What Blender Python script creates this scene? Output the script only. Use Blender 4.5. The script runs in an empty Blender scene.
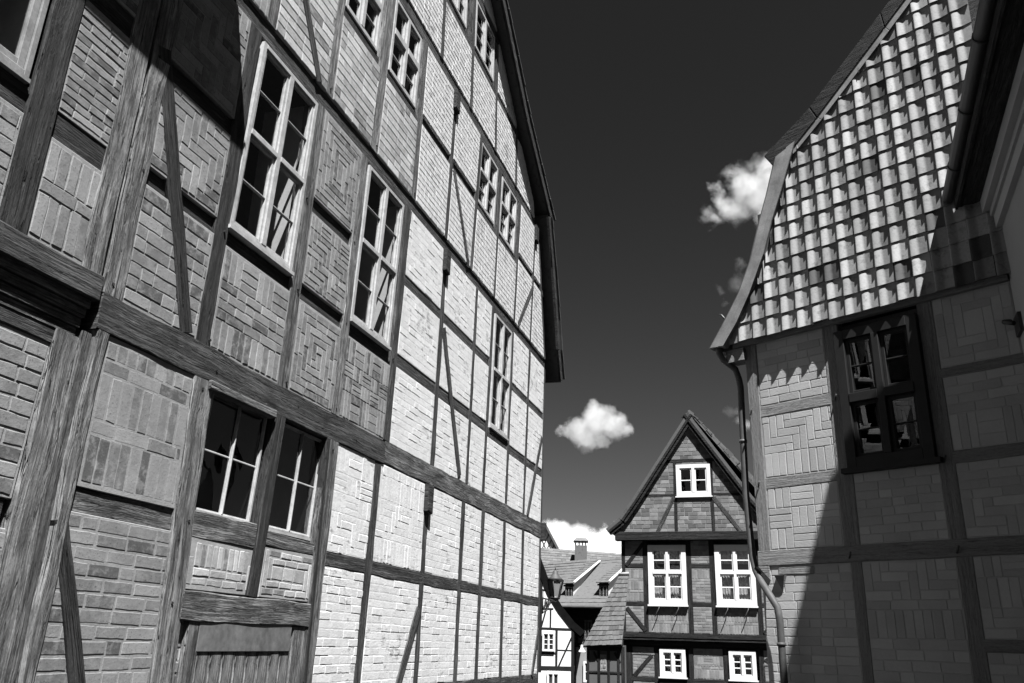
import bpy, math, random
from math import sin, cos, radians, pi, sqrt, atan2
from mathutils import Vector, Matrix, noise

rnd = random.Random(11)
ALB = .62     # overall reflectance, scaled down in every material to weaken bounced light and deepen shade
S = bpy.context.scene
COL = S.collection

# ------------------------------------------------------------------ materials
class NB:
    def __init__(s, name):
        s.m = bpy.data.materials.new(name); s.m.use_nodes = True
        s.t = s.m.node_tree; s.n = s.t.nodes; s.l = s.t.links
        s.n.clear(); s.out = s.n.new('ShaderNodeOutputMaterial')
    def add(s, typ, **kw):
        nd = s.n.new(typ)
        for k, v in kw.items():
            if k[0] == '_':
                setattr(nd, k[1:], v)
            else:
                nd.inputs[k.replace('__', ' ')].default_value = v
        return nd
    def link(s, a, b): s.l.new(a, b)
    def math(s, op, a, b=None, c=None, clamp=False):
        nd = s.n.new('ShaderNodeMath'); nd.operation = op; nd.use_clamp = clamp
        for i, v in enumerate((a, b, c)):
            if v is None: continue
            if isinstance(v, (int, float)): nd.inputs[i].default_value = v
            else: s.link(v, nd.inputs[i])
        return nd.outputs[0]
    def maprange(s, v, a, b, c, d, smooth=False):
        nd = s.n.new('ShaderNodeMapRange'); nd.clamp = True
        if smooth: nd.interpolation_type = 'SMOOTHSTEP'
        s.link(v, nd.inputs[0])
        for i, x in enumerate((a, b, c, d)):
            if isinstance(x, (int, float)): nd.inputs[i+1].default_value = x
            else: s.link(x, nd.inputs[i+1])
        return nd.outputs[0]
    def mix(s, f, a, b):
        nd = s.n.new('ShaderNodeMix'); nd.data_type = 'FLOAT'
        for i, v in zip((0, 2, 3), (f, a, b)):
            if isinstance(v, (int, float)): nd.inputs[i].default_value = v
            else: s.link(v, nd.inputs[i])
        return nd.outputs[0]
    def noise(s, vec, scale, detail=4, rough=.55, dist=0):
        nd = s.add('ShaderNodeTexNoise', Scale=scale, Detail=detail, Roughness=rough, Distortion=dist)
        s.link(vec, nd.inputs['Vector']); return nd.outputs['Fac']
    def mapping(s, vec, scale, loc=None):
        nd = s.add('ShaderNodeMapping'); nd.inputs['Scale'].default_value = scale
        s.link(vec, nd.inputs['Vector'])
        if loc is not None: s.link(loc, nd.inputs['Location'])
        return nd.outputs[0]
    def obj(s): return s.add('ShaderNodeTexCoord').outputs['Object']
    def uv(s): return s.add('ShaderNodeTexCoord').outputs['UV']
    def tone(s): return s.add('ShaderNodeAttribute', _attribute_name='tone').outputs['Fac']
    def rand(s): return s.add('ShaderNodeObjectInfo').outputs['Random']
    def bump(s, h, strength=.5, dist=.01):
        nd = s.add('ShaderNodeBump', Strength=strength, Distance=dist)
        s.link(h, nd.inputs['Height']); return nd.outputs[0]
    def finish(s, val, rough=.85, nrm=None, spec=.3):
        p = s.add('ShaderNodeBsdfPrincipled', Roughness=rough)
        p.inputs['Specular IOR Level'].default_value = spec
        val = s.math('MULTIPLY', val, ALB)
        if isinstance(val, (int, float)): p.inputs['Base Color'].default_value = (val, val, val, 1)
        else:
            c = s.add('ShaderNodeCombineColor')
            for i in range(3): s.link(val, c.inputs[i])
            s.link(c.outputs[0], p.inputs['Base Color'])
        if nrm is not None: s.link(nrm, p.inputs['Normal'])
        s.link(p.outputs[0], s.out.inputs[0]); return s.m

def m_brick(name, base, var=.5, bumpd=.004, spots=.5, smear=0.0, odd=0.0):
    b = NB(name); o = b.obj(); t = b.tone()
    big = b.noise(o, 2.2, 5, .6); fine = b.noise(o, 60, 4, .65); mid = b.noise(o, 14, 5, .65); pit = b.noise(o, 130, 3, .6)
    k = b.math('MULTIPLY_ADD', t, var*2, 1-var)
    if odd:
        k = b.mix(b.math('GREATER_THAN', t, 1-odd), k, 1.45); k = b.mix(b.math('LESS_THAN', t, odd*1.2), k, .45)
    if smear:
        sm = b.maprange(b.math('ADD', b.math('MULTIPLY', mid, .65), b.math('MULTIPLY', b.noise(o, 5.5, 5, .65), .35)), .48, .58, 0, smear)
        k = b.mix(sm, k, 1.12)
    k2 = b.maprange(big, .3, .7, .82, 1.16); k3 = b.maprange(mid, .3, .75, .84, 1.14)
    sp = b.math('MULTIPLY', b.maprange(fine, .58, .70, 1, 1-spots), b.maprange(pit, .6, .72, 1, 1-spots*.7))
    v = b.math('MULTIPLY', b.math('MULTIPLY', k, k2), b.math('MULTIPLY', k3, sp))
    v = b.math('MULTIPLY', v, base)
    h = b.math('ADD', b.math('MULTIPLY', fine, .5), b.math('ADD', mid, b.math('MULTIPLY', pit, .25)))
    return b.finish(v, .92, b.bump(h, 1.0, bumpd))

def m_white(name, base, under, worn=.62, bumpd=.006):
    """old limewash over brick: worn patches let the brick show"""
    b = NB(name); o = b.obj(); t = b.tone()
    big = b.noise(o, 1.6, 6, .62); mid = b.noise(o, 11, 6, .7); fine = b.noise(o, 55, 4, .7)
    streak = b.noise(b.mapping(o, (6, 6, 26)), 1, 4, .6)
    wear = b.math('ADD', b.math('MULTIPLY', big, .45), b.math('ADD', b.math('MULTIPLY', mid, .4), b.math('MULTIPLY', streak, .25)))
    f = b.maprange(wear, worn-.03, worn+.05, 0, 1)
    k = b.math('MULTIPLY', b.maprange(mid, .25, .75, .86, 1.08), b.math('MULTIPLY_ADD', t, .14, .93))
    k = b.math('MULTIPLY', k, b.maprange(big, .3, .7, .88, 1.06))
    k = b.math('MULTIPLY', k, b.maprange(fine, .62, .75, 1, .72))
    v = b.mix(f, b.math('MULTIPLY', k, base), under)
    h = b.math('ADD', b.math('MULTIPLY', fine, .35), b.math('ADD', mid, b.math('MULTIPLY', f, -.4)))
    return b.finish(v, .95, b.bump(h, .9, bumpd))

def m_timber(name, base, var=.5, pale=.0, crack=1.0, flecks=0.0):
    b = NB(name); uv = b.uv()
    r = b.math('MULTIPLY', b.rand(), 37)
    cv = b.add('ShaderNodeCombineXYZ'); b.link(r, cv.inputs[0]); b.link(r, cv.inputs[1])
    g = b.mapping(uv, (1.6, 55, 1), cv.outputs[0]); g2 = b.mapping(uv, (.9, 14, 1), cv.outputs[0])
    g3 = b.mapping(uv, (2.2, 6, 1), cv.outputs[0])
    grain = b.noise(g, 1, 5, .65, .4); band = b.noise(g2, 1, 5, .6, .8); blot = b.noise(g3, 1.4, 5, .65)
    cr = b.noise(b.mapping(uv, (.7, 20, 1), cv.outputs[0]), 1, 3, .5, 1.2)
    crk = b.maprange(b.math('ABSOLUTE', b.math('SUBTRACT', cr, .5)), .0, .022, 1, 0)
    cr2 = b.noise(b.mapping(uv, (1.1, 42, 1), cv.outputs[0]), 1, 3, .5, .9)
    crk = b.math('MAXIMUM', crk, b.math('MULTIPLY', b.maprange(b.math('ABSOLUTE', b.math('SUBTRACT', cr2, .5)), 0, .02, 1, 0), .7))
    gate = b.maprange(blot, .40, .52, 0, 1)
    crk = b.math('MULTIPLY', crk, b.math('MULTIPLY', gate, crack))
    v = b.math('MULTIPLY', b.maprange(grain, .25, .75, 1-var*.6, 1+var*.6), b.maprange(band, .3, .7, 1-var, 1+var))
    v = b.math('MULTIPLY', v, b.maprange(blot, .32, .66, 1-var*1.25, 1+var*1.1))
    v = b.math('MULTIPLY', v, base)
    spk = b.noise(b.mapping(uv, (22, 95, 1), cv.outputs[0]), 1, 4, .7)
    v = b.math('MULTIPLY', v, b.maprange(spk, .5, .72, 1.04, .55))
    if pale: v = b.mix(b.maprange(blot, .52, .66, 0, .75), v, pale)
    if flecks:
        fl = b.noise(b.mapping(uv, (9, 60, 1), cv.outputs[0]), 1, 4, .7)
        v = b.mix(b.maprange(fl, .62, .70, 0, .8), v, flecks)
    v = b.math('MULTIPLY', v, b.math('SUBTRACT', 1, b.math('MULTIPLY', crk, .85)))
    h = b.math('SUBTRACT', b.math('ADD', b.math('MULTIPLY', grain, .6), band), b.math('MULTIPLY', crk, 1.6))
    return b.finish(v, .88, b.bump(b.math('SUBTRACT', h, b.math('MULTIPLY', spk, .5)), 1.0, .012), .2)

def m_flat(name, base, var=.12, scale=6, rough=.7, bumpd=.002, bs=40, spec=.3):
    b = NB(name); o = b.obj()
    n1 = b.noise(o, scale, 5, .6); n2 = b.noise(o, bs, 4, .6)
    t = b.tone()
    v = b.math('MULTIPLY', b.maprange(n1, .3, .7, 1-var, 1+var), base)
    v = b.math('MULTIPLY', v, b.maprange(n2, .3, .7, 1-var*.5, 1+var*.5))
    v = b.math('MULTIPLY', v, b.math('MULTIPLY_ADD', t, .3, .85))
    return b.finish(v, rough, b.bump(n2, .6, bumpd), spec)

def m_tile(name, base, dark, frac=.1, var=.18, rough=.75):
    """roof tile: per-tile tone, a few much darker tiles, lichen stains"""
    b = NB(name); o = b.obj(); t = b.tone()
    n1 = b.noise(o, 9, 6, .7); n2 = b.noise(o, 45, 4, .6)
    k = b.maprange(t, frac, 1, 1-var, 1+var)
    v = b.math('MULTIPLY', k, base)
    v = b.mix(b.math('LESS_THAN', t, frac), v, dark)
    st = b.maprange(n1, .54, .66, 1, .55)
    v = b.math('MULTIPLY', v, b.math('MULTIPLY', st, b.maprange(n2, .3, .7, .88, 1.1)))
    return b.finish(v, rough, b.bump(n2, .6, .002), .35)

def m_glass(name, tint=.97, f0=.075, wob=.35):
    b = NB(name)
    o = b.obj()
    n = b.noise(o, 2.3, 2, .5)
    gl = b.add('ShaderNodeBsdfGlossy', Roughness=.01)
    gl.inputs['Color'].default_value = (1, 1, 1, 1)
    b.link(b.bump(n, wob, .012), gl.inputs['Normal'])
    tr = b.add('ShaderNodeBsdfTransparent'); tr.inputs['Color'].default_value = (tint, tint, tint, 1)
    ge = b.add('ShaderNodeNewGeometry')          # Schlick reflectance, the same from both sides of the thin pane
    dt = b.add('ShaderNodeVectorMath', _operation='DOT_PRODUCT'); b.link(ge.outputs['Normal'], dt.inputs[0]); b.link(ge.outputs['Incoming'], dt.inputs[1])
    c1 = b.math('SUBTRACT', 1, b.math('ABSOLUTE', dt.outputs['Value']), None, True)
    f = b.math('MULTIPLY_ADD', b.math('POWER', c1, 5), .9, f0, True)
    mx = b.add('ShaderNodeMixShader')
    b.link(f, mx.inputs[0]); b.link(tr.outputs[0], mx.inputs[1]); b.link(gl.outputs[0], mx.inputs[2])
    b.link(mx.outputs[0], b.out.inputs[0]); return b.m

M = {}
M['brick'] = m_brick('old_brick', .26, .38, .003, .6, .75, .10)
M['mortar'] = m_brick('lime_mortar', .34, .0, .003, .5)
M['brick_pale'] = m_brick('pale_brick', .47, .36, .003, .5, .4, .10)
M['mortar_pale'] = m_brick('pale_mortar', .40, .0, .003, .4)
M['white'] = m_white('limewashed_brick', .80, .30)
M['white_worn'] = m_white('worn_limewash', .72, .33, .60)
M['t_dark'] = m_timber('dark_oak', .045, .5)
M['t_mid'] = m_timber('weathered_oak', .075, .55, 0, 1, .25)
M['t_light'] = m_timber('silvered_oak', .22, .50, .34)
M['t_grey'] = m_timber('grey_oak', .15, .55, .26)
M['t_black'] = m_timber('black_tarred_oak', .022, .45)
M['paint_white'] = m_flat('chipped_white_paint', .46, .22, 9, .6)
M['paint_clean'] = m_flat('white_paint', .80, .05, 5, .5)
M['paint_dark'] = m_flat('dark_brown_paint', .016, .2, 9, .5, .001, 40, .2)
M['dark'] = m_flat('dark_room', .010, .2, 6, .9, .001, 40, 0)
M['room'] = m_flat('plastered_room', .05, .2)
M['curtain'] = m_flat('lace_curtain', .30, .5, 14)
M['board'] = m_flat('white_board', .55, .1, 5)
M['glass'] = m_glass('window_glass')
M['glass_double'] = m_glass('double_window_glass', .9, .11, .03)
M['pane_dark'] = m_flat('dark_window_pane', .03, .3, 3, .06, .001, 4, .8)
M['board_wood'] = m_flat('weathered_board', .25, .35, 5, .85, .0006, 60)
M['r_panel'] = m_flat('painted_brick', .45, .08, 3, .85, .003, 50)
M['r_mortar'] = m_flat('painted_mortar', .44, .06, 3, .9)
M['r_timber'] = m_timber('painted_timber', .235, .10, 0, .25)
M['tile'] = m_tile('clay_tile', .31, .065, .10, .36)
M['roof_dark'] = m_tile('dark_roof_tile', .09, .05, .1)
M['a_tile'] = m_tile('annex_tile', .085, .05, .08, .22)
M['d_tile'] = m_tile('pale_roof_tile', .115, .08, .06, .12)
M['e_tile'] = m_tile('far_roof_tile', .13, .09, .06, .2)
M['plaster'] = m_flat('smooth_plaster', .42, .06, 2, .9, .002, 70)
M['plaster_band'] = m_flat('cornice_plaster', .50, .05, 3, .9)
M['plaster_white'] = m_flat('white_render', .82, .04, 2, .9)
M['plaster_grey'] = m_flat('grey_render', .30, .08, 2, .9)
M['plaster_dim'] = m_flat('dim_render', .10, .1, 2, .9)
M['m_brick'] = m_brick('fine_brick', .23, .28, .003, .3)
M['m_mortar'] = m_brick('fine_mortar', .27, 0, .002, .2)
M['gable_brick'] = m_brick('patchy_gable_brick', .18, .5, .003, .3)
M['gable_mortar'] = m_brick('gable_mortar', .25, 0, .002, .2)
M['zinc'] = m_flat('weathered_zinc', .075, .25, 6, .6, .001, 30, .25)
M['sheet'] = m_flat('grey_sheet_metal', .155, .30, 5, .6, .002, 20, .4)
M['iron'] = m_flat('black_iron', .025, .2, 9, .5, .001, 40, .5)
M['lamp_glass'] = m_flat('frosted_lamp_glass', .28, .1, 6, .25, .001, 30, .5)
M['stone'] = m_flat('grey_stone', .22, .2, 5, .9, .006, 20)
def m_cobble():
    b = NB('cobbles'); o = b.obj()
    vo = b.add('ShaderNodeTexVoronoi', Scale=8.0); vo.feature = 'DISTANCE_TO_EDGE'
    b.link(o, vo.inputs['Vector']); n = b.noise(o, 1.2, 4)
    e = b.maprange(vo.outputs['Distance'], .02, .12, 0, 1)
    v = b.math('MULTIPLY', b.maprange(n, .3, .7, .04, .065), b.math('MULTIPLY_ADD', e, .6, .4))
    return b.finish(v, .8, b.bump(e, 1, .02))
M['cobble'] = m_cobble()
M['earth'] = m_flat('earth', .05, .3, .4, .95)

# ------------------------------------------------------------------ mesh builder
class MB:
    def __init__(s): s.v = []; s.f = []; s.uv = []; s.tn = []; s.mi = []; s.sm = []
    def face(s, idx, tone=.5, uv=None, mi=0, smooth=False):
        s.f.append(tuple(idx)); s.tn.append(tone); s.mi.append(mi); s.sm.append(smooth)
        if uv is None:
            P = [Vector(s.v[i]) for i in idx]
            n = Vector((0, 0, 0))
            for i in range(len(P)):
                a, b = P[i], P[(i+1) % len(P)]
                n += Vector(((a.y-b.y)*(a.z+b.z), (a.z-b.z)*(a.x+b.x), (a.x-b.x)*(a.y+b.y)))
            ax = max(range(3), key=lambda k: abs(n[k]))
            k = [(1, 2), (0, 2), (0, 1)][ax]
            uv = [(p[k[0]], p[k[1]]) for p in P]
        s.uv.append(uv)
    def pts(s, L):
        n = len(s.v); s.v.extend([tuple(p) for p in L]); return list(range(n, n+len(L)))
    def quad(s, a, b, c, d, tone=.5, mi=0, uv=None): s.face(s.pts([a, b, c, d]), tone, uv, mi)
    def box(s, x0, x1, y0, y1, z0, z1, tone=.5, mi=0, long=None):
        """long: axis index the grain runs along"""
        i = s.pts([(x, y, z) for x in (x0, x1) for y in (y0, y1) for z in (z0, z1)])
        F = [(0, 1, 3, 2), (4, 6, 7, 5), (0, 4, 5, 1), (2, 3, 7, 6), (0, 2, 6, 4), (1, 5, 7, 3)]
        for f in F:
            uv = None
            if long is not None:
                P = [s.v[i[k]] for k in f]
                o = [k for k in range(3) if k != long]
                rng = [max(p[k] for p in P)-min(p[k] for p in P) for k in o]
                kk = o[0] if rng[0] >= rng[1] else o[1]
                uv = [(p[long], p[kk]) for p in P]
            s.face([i[k] for k in f], tone, uv, mi)
    def prism(s, poly, y0, y1, ch=0.0, tone=.5, mi=0, back=False):
        """polygon in (x,z), front at y0 (outside), back at y1; ch = chamfer"""
        n = len(poly); cx = sum(p[0] for p in poly)/n; cz = sum(p[1] for p in poly)/n
        if ch > 0:
            fr = []
            for x, z in poly:
                dx, dz = x-cx, z-cz; L = sqrt(dx*dx+dz*dz)+1e-9
                ax = min(abs(dx)*.5, ch); az = min(abs(dz)*.5, ch)
                fr.append((x-math.copysign(ax, dx), z-math.copysign(az, dz)))
            a = s.pts([(x, y0, z) for x, z in fr]); m_ = s.pts([(x, y0+ch*.8, z) for x, z in poly])
        else:
            a = s.pts([(x, y0, z) for x, z in poly]); m_ = a
        b = s.pts([(x, y1, z) for x, z in poly])
        s.face(a, tone, None, mi)
        for i in range(n):
            j = (i+1) % n
            if m_ is not a: s.face([a[i], m_[i], m_[j], a[j]], tone, None, mi)
            s.face([m_[i], b[i], b[j], m_[j]], tone, None, mi)
        if back: s.face(b[::-1], tone, None, mi)
    def tube(s, path, r, n=10, tone=.5, mi=0, cap=True):
        P = [Vector(p) for p in path]; R = r if isinstance(r, (list, tuple)) else [r]*len(P)
        rings = []; ref = None
        for i, p in enumerate(P):
            d = ((P[min(i+1, len(P)-1)]-P[max(i-1, 0)])).normalized()
            if ref is None:
                ref = Vector((0, 0, 1)) if abs(d.z) < .9 else Vector((1, 0, 0))
            a = d.cross(ref).normalized(); b_ = a.cross(d).normalized(); ref = b_
            rings.append(s.pts([p+(a*cos(2*pi*k/n)+b_*sin(2*pi*k/n))*R[i] for k in range(n)]))
        for i in range(len(P)-1):
            for k in range(n):
                q = (k+1) % n
                s.face([rings[i][k], rings[i][q], rings[i+1][q], rings[i+1][k]], tone, None, mi, True)
        if cap:
            s.face(rings[0][::-1], tone, None, mi); s.face(rings[-1], tone, None, mi)
    def lathe(s, prof, c, n=12, tone=.5, mi=0, smooth=True):
        rings = [s.pts([(c[0]+r*cos(2*pi*k/n), c[1]+r*sin(2*pi*k/n), c[2]+z) for k in range(n)]) for r, z in prof]
        for i in range(len(prof)-1):
            for k in range(n):
                q = (k+1) % n
                s.face([rings[i][k], rings[i][q], rings[i+1][q], rings[i+1][k]], tone, None, mi, smooth)
        s.face(rings[0][::-1], tone, None, mi); s.face(rings[-1], tone, None, mi)
    def timber(s, p1, p2, w1, w2, proud, depth=.12, wob=.006, seed=0, bow=0.0, ch=.008):
        """hewn timber from p1 to p2 in (x,z); wobbly edges, chamfered arrises"""
        d = Vector((p2[0]-p1[0], p2[1]-p1[1])); L = d.length; d.normalize(); nr = Vector((-d.y, d.x))
        n = max(2, int(L/.16)); rings = []; us = []
        for i in range(n+1):
            t = i/n; c = Vector(p1)+d*(L*t)
            bw = bow*sin(pi*t)
            w = (w1+(w2-w1)*t)/2
            a = w+wob*noise.noise((seed*7.3+t*L*2.1, 1.7, seed))*1.6+wob*.5*noise.noise((t*L*9, seed, 3))
            b = w+wob*noise.noise((seed*3.1+t*L*2.3, 8.7, seed))*1.6+wob*.5*noise.noise((t*L*9, seed, 9))
            py = proud+.4*wob*noise.noise((t*L*3, seed*1.9, 5.5))
            o = c+nr*bw
            ring = []
            for (q, y) in ((-a, depth), (-a, -py+ch), (-a+ch, -py), (b-ch, -py), (b, -py+ch), (b, depth)):
                pt = o+nr*q; ring.append((pt.x, y, pt.y))
            rings.append(s.pts(ring)); us.append(t*L)
        vs = [-w1/2-.1, -w1/2-.01, -w1/2, w1/2, w1/2+.01, w1/2+.1]
        for i in range(n):
            for k in range(5):
                s.face([rings[i][k], rings[i+1][k], rings[i+1][k+1], rings[i][k+1]], .5,
                       [(us[i], vs[k]), (us[i+1], vs[k]), (us[i+1], vs[k+1]), (us[i], vs[k+1])])
        for r_ in (rings[0][::-1], rings[-1]):
            s.face(r_, .4)
    def build(s, name, mats, parent=None, label=None):
        me = bpy.data.meshes.new(name); me.from_pydata(s.v, [], s.f)
        ul = me.uv_layers.new(name='UVMap'); k = 0
        for uv in s.uv:
            for q in uv: ul.data[k].uv = q; k += 1
        at = me.attributes.new('tone', 'FLOAT', 'FACE')
        at.data.foreach_set('value', s.tn)
        me.polygons.foreach_set('material_index', s.mi)
        me.polygons.foreach_set('use_smooth', s.sm)
        if not isinstance(mats, (list, tuple)): mats = [mats]
        for m in mats: me.materials.append(M[m])
        import bmesh
        bm = bmesh.new(); bm.from_mesh(me)
        bmesh.ops.recalc_face_normals(bm, faces=bm.faces); bm.to_mesh(me); bm.free()
        o = bpy.data.objects.new(name, me); COL.objects.link(o)
        if parent: o.parent = parent
        if label: o['label'] = label
        return o

def thing(name, label, cat, az=90, base=(0, 0, 0), group=None):
    """Empty at the thing's base; local x runs along compass azimuth az, local y goes into the wall"""
    o = bpy.data.objects.new(name, None); COL.objects.link(o)
    o.location = base; o.rotation_euler = (0, 0, radians(90-az))
    o['label'] = label; o['category'] = cat
    if group: o['group'] = group
    return o

def clip(poly, conv):
    """clip polygon by convex polygon (counter-clockwise), both (x,z)"""
    out = poly
    for i in range(len(conv)):
        a, b = conv[i], conv[(i+1) % len(conv)]
        inp = out; out = []
        if not inp: return []
        def side(p): return (b[0]-a[0])*(p[1]-a[1])-(b[1]-a[1])*(p[0]-a[0])
        for j in range(len(inp)):
            p, q = inp[j], inp[(j+1) % len(inp)]
            sp, sq = side(p), side(q)
            if sp >= 0: out.append(p)
            if (sp >= 0) != (sq >= 0):
                t = sp/(sp-sq); out.append((p[0]+(q[0]-p[0])*t, p[1]+(q[1]-p[1])*t))
    return out
def area(p): return .5*sum(p[i][0]*p[(i+1) % len(p)][1]-p[(i+1) % len(p)][0]*p[i][1] for i in range(len(p)))
def inset(poly, d):
    n = len(poly); cx = sum(p[0] for p in poly)/n; cz = sum(p[1] for p in poly)/n
    return [(x-math.copysign(min(d, abs(x-cx)*.9), x-cx), z-math.copysign(min(d, abs(z-cz)*.9), z-cz)) for x, z in poly]

# ------------------------------------------------------------------ brick patterns: lists of (x0,z0,x1,z1)
def p_course(w, h, r, bl, bh):
    L = []; nz = max(1, round(h/bh)); dz = h/nz
    for k in range(nz):
        x = -(bl*.5 if k % 2 else 0)-r.random()*.03
        while x < w:
            l = bl*r.choice((1, 1, 1, .5, .94))
            L.append((x, k*dz, x+l, (k+1)*dz)); x += l
    return L
def p_soldier(w, h, r, bl, bh):
    L = []; z = 0
    while z < h-.02:
        x = 0
        zz = min(z+bl*1.0, h)
        while x < w: L.append((x, z, x+bh, zz)); x += bh*r.uniform(.93, 1.07)
        z = zz
        if z < h-.03:
            zz = min(z+bh, h); x = -r.random()*bl*.5
            while x < w: L.append((x, z, x+bl, zz)); x += bl
            z = zz
    return L
def p_basket(w, h, r, bl, bh):
    n = max(2, round(bl/bh)); L = []
    nx = max(1, round(w/bl)); nz = max(1, round(h/bl)); dx = w/nx; dz = h/nz
    for i in range(nx):
        for k in range(nz):
            for q in range(n):
                if (i+k) % 2: L.append((i*dx, k*dz+q*dz/n, (i+1)*dx, k*dz+(q+1)*dz/n))
                else: L.append((i*dx+q*dx/n, k*dz, i*dx+(q+1)*dx/n, (k+1)*dz))
    return L
def p_herring(w, h, r, bl, bh):
    n = max(2, round(bl/bh)); L = []
    nc = int(w/bh)+2*n+2; nr = int(h/bh)+2*n+2
    for rr in range(-n, nr):
        for c in range(-n, nc):
            p = (c-rr) % (2*n)
            if p == 0: L.append((c*bh, rr*bh, (c+n)*bh, (rr+1)*bh))
            if p == 2*n-1: L.append((c*bh, rr*bh, (c+1)*bh, (rr+n)*bh))
    return L
def p_spiral(w, h, r, bl, bh):
    L = []; a = 0
    while True:
        x0, z0, x1, z1 = a, a, w-a, h-a
        if x1-x0 < bh*.8 or z1-z0 < bh*.8: break
        def run(s0, s1, f):
            n = max(1, round((s1-s0)/bl)); d = (s1-s0)/n
            for i in range(n): f(s0+i*d, s0+(i+1)*d)
        if x1-x0 < bh*2.2 or z1-z0 < bh*2.2:
            if x1-x0 > z1-z0: run(x0, x1, lambda p, q: L.append((p, z0, q, z1)))
            else: run(z0, z1, lambda p, q: L.append((x0, p, x1, q)))
            break
        run(x0, x1-bh, lambda p, q: L.append((p, z0, q, z0+bh)))
        run(z0, z1-bh, lambda p, q: L.append((x1-bh, p, x1, q)))
        run(x0+bh, x1, lambda p, q: L.append((p, z1-bh, q, z1)))
        run(z0+bh, z1, lambda p, q: L.append((x0, p, x0+bh, q)))
        a += bh
    return L
def p_nest(w, h, r, bl, bh):
    """upright bricks on top, stretchers below, framed at the sides"""
    L = [(x, z, X+bh, Z) for x, z, X, Z in []]
    for k in range(max(1, int(h/bl+.5))): L += [(0, k*bl, bh, (k+1)*bl), (w-bh, k*bl, w, (k+1)*bl)]
    zb = min(h*.42, 2*bh)
    for x, z, X, Z in p_course(w-2*bh, zb, r, bl, bh):
        L.append((max(x, 0)+bh, z, min(X, w-2*bh)+bh, Z))
    n = max(1, round((w-2*bh)/bh)); d = (w-2*bh)/n
    for i in range(n): L.append((bh+i*d, zb, bh+(i+1)*d, h))
    return L
def p_mix(w, h, r, bl, bh):
    L = []; z = 0
    F = [p_course, p_soldier, p_herring, p_basket]
    while z < h-.02:
        hh = min(h-z, r.choice((bl, bl+bh, bl*1.5)))
        if h-z-hh < bh*1.2: hh = h-z
        f = r.choice(F); sub = f(w, hh, r, bl, bh)
        for a, b, c, d in sub:
            b2, d2 = max(b, 0), min(d, hh)
            if d2-b2 > .015: L.append((a, z+b2, c, z+d2))
        z += hh
    return L
PAT = dict(course=p_course, soldier=p_soldier, basket=p_basket, herring=p_herring, spiral=p_spiral, nest=p_nest, mix=p_mix)

def panel(parent, poly, pat, mats, seed, bl=.25, bh=.083, joint=.011, y0=0.0, relief=.004, rough=.5, edge=.012, outline=None,
          pick=None, name='infill_panel', wavy=0.0, thick=.07, ch=.004, mort=.002):
    if area(poly) < 0: poly = poly[::-1]
    if outline: poly = clip(poly, outline)
    if len(poly) < 3 or area(poly) < .01: return None
    r = random.Random(seed)
    mb = MB(); mb.prism(poly, y0+mort, y0+thick, .004, .5, 1)
    xs = [p[0] for p in poly]; zs = [p[1] for p in poly]
    x0, x1, z0, z1 = min(xs), max(xs), min(zs), max(zs)
    inn = inset(poly, edge)
    L = PAT[pat](x1-x0-2*edge, z1-z0-2*edge, r, bl, bh)
    for a, b, c, d in L:
        j = joint*r.uniform(.35, .75)
        q = [(x0+edge+a+j, z0+edge+b+j), (x0+edge+c-j, z0+edge+b+j), (x0+edge+c-j, z0+edge+d-j), (x0+edge+a+j, z0+edge+d-j)]
        if q[1][0]-q[0][0] < .012 or q[2][1]-q[1][1] < .012: continue
        q = [(x+r.uniform(-.0025, .0025), z+r.uniform(-.0025, .0025)) for x, z in q]
        if wavy:
            qq = []
            for e in range(4):
                (xa, za), (xb, zb) = q[e], q[(e+1) % 4]; ln = abs(xa-xb)+abs(za-zb); ns = max(1, int(ln/.055))
                for g in range(ns):
                    t_ = g/ns; qq.append((xa+(xb-xa)*t_+r.uniform(-wavy, wavy), za+(zb-za)*t_+r.uniform(-wavy, wavy)))
            q = qq
        q = clip(q, inn)
        if len(q) < 3 or area(q) < .0004: continue
        rel = relief*r.uniform(1-rough, 1+rough)
        if pick is not None: rel = relief*(1.6 if r.random() < pick else .25)
        mb.prism(q, y0-rel, y0+.01, ch, r.random(), 0)
    return mb.build(name, mats, parent)

def timber(parent, name, p1, p2, w1, mat, proud=.008, w2=None, depth=.12, wob=.006, bow=0.0, label=None):
    mb = MB(); mb.timber(p1, p2, w1, w2 or w1, proud, depth, wob, rnd.uniform(0, 90), bow)
    return mb.build(name, mat, parent, label)

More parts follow.
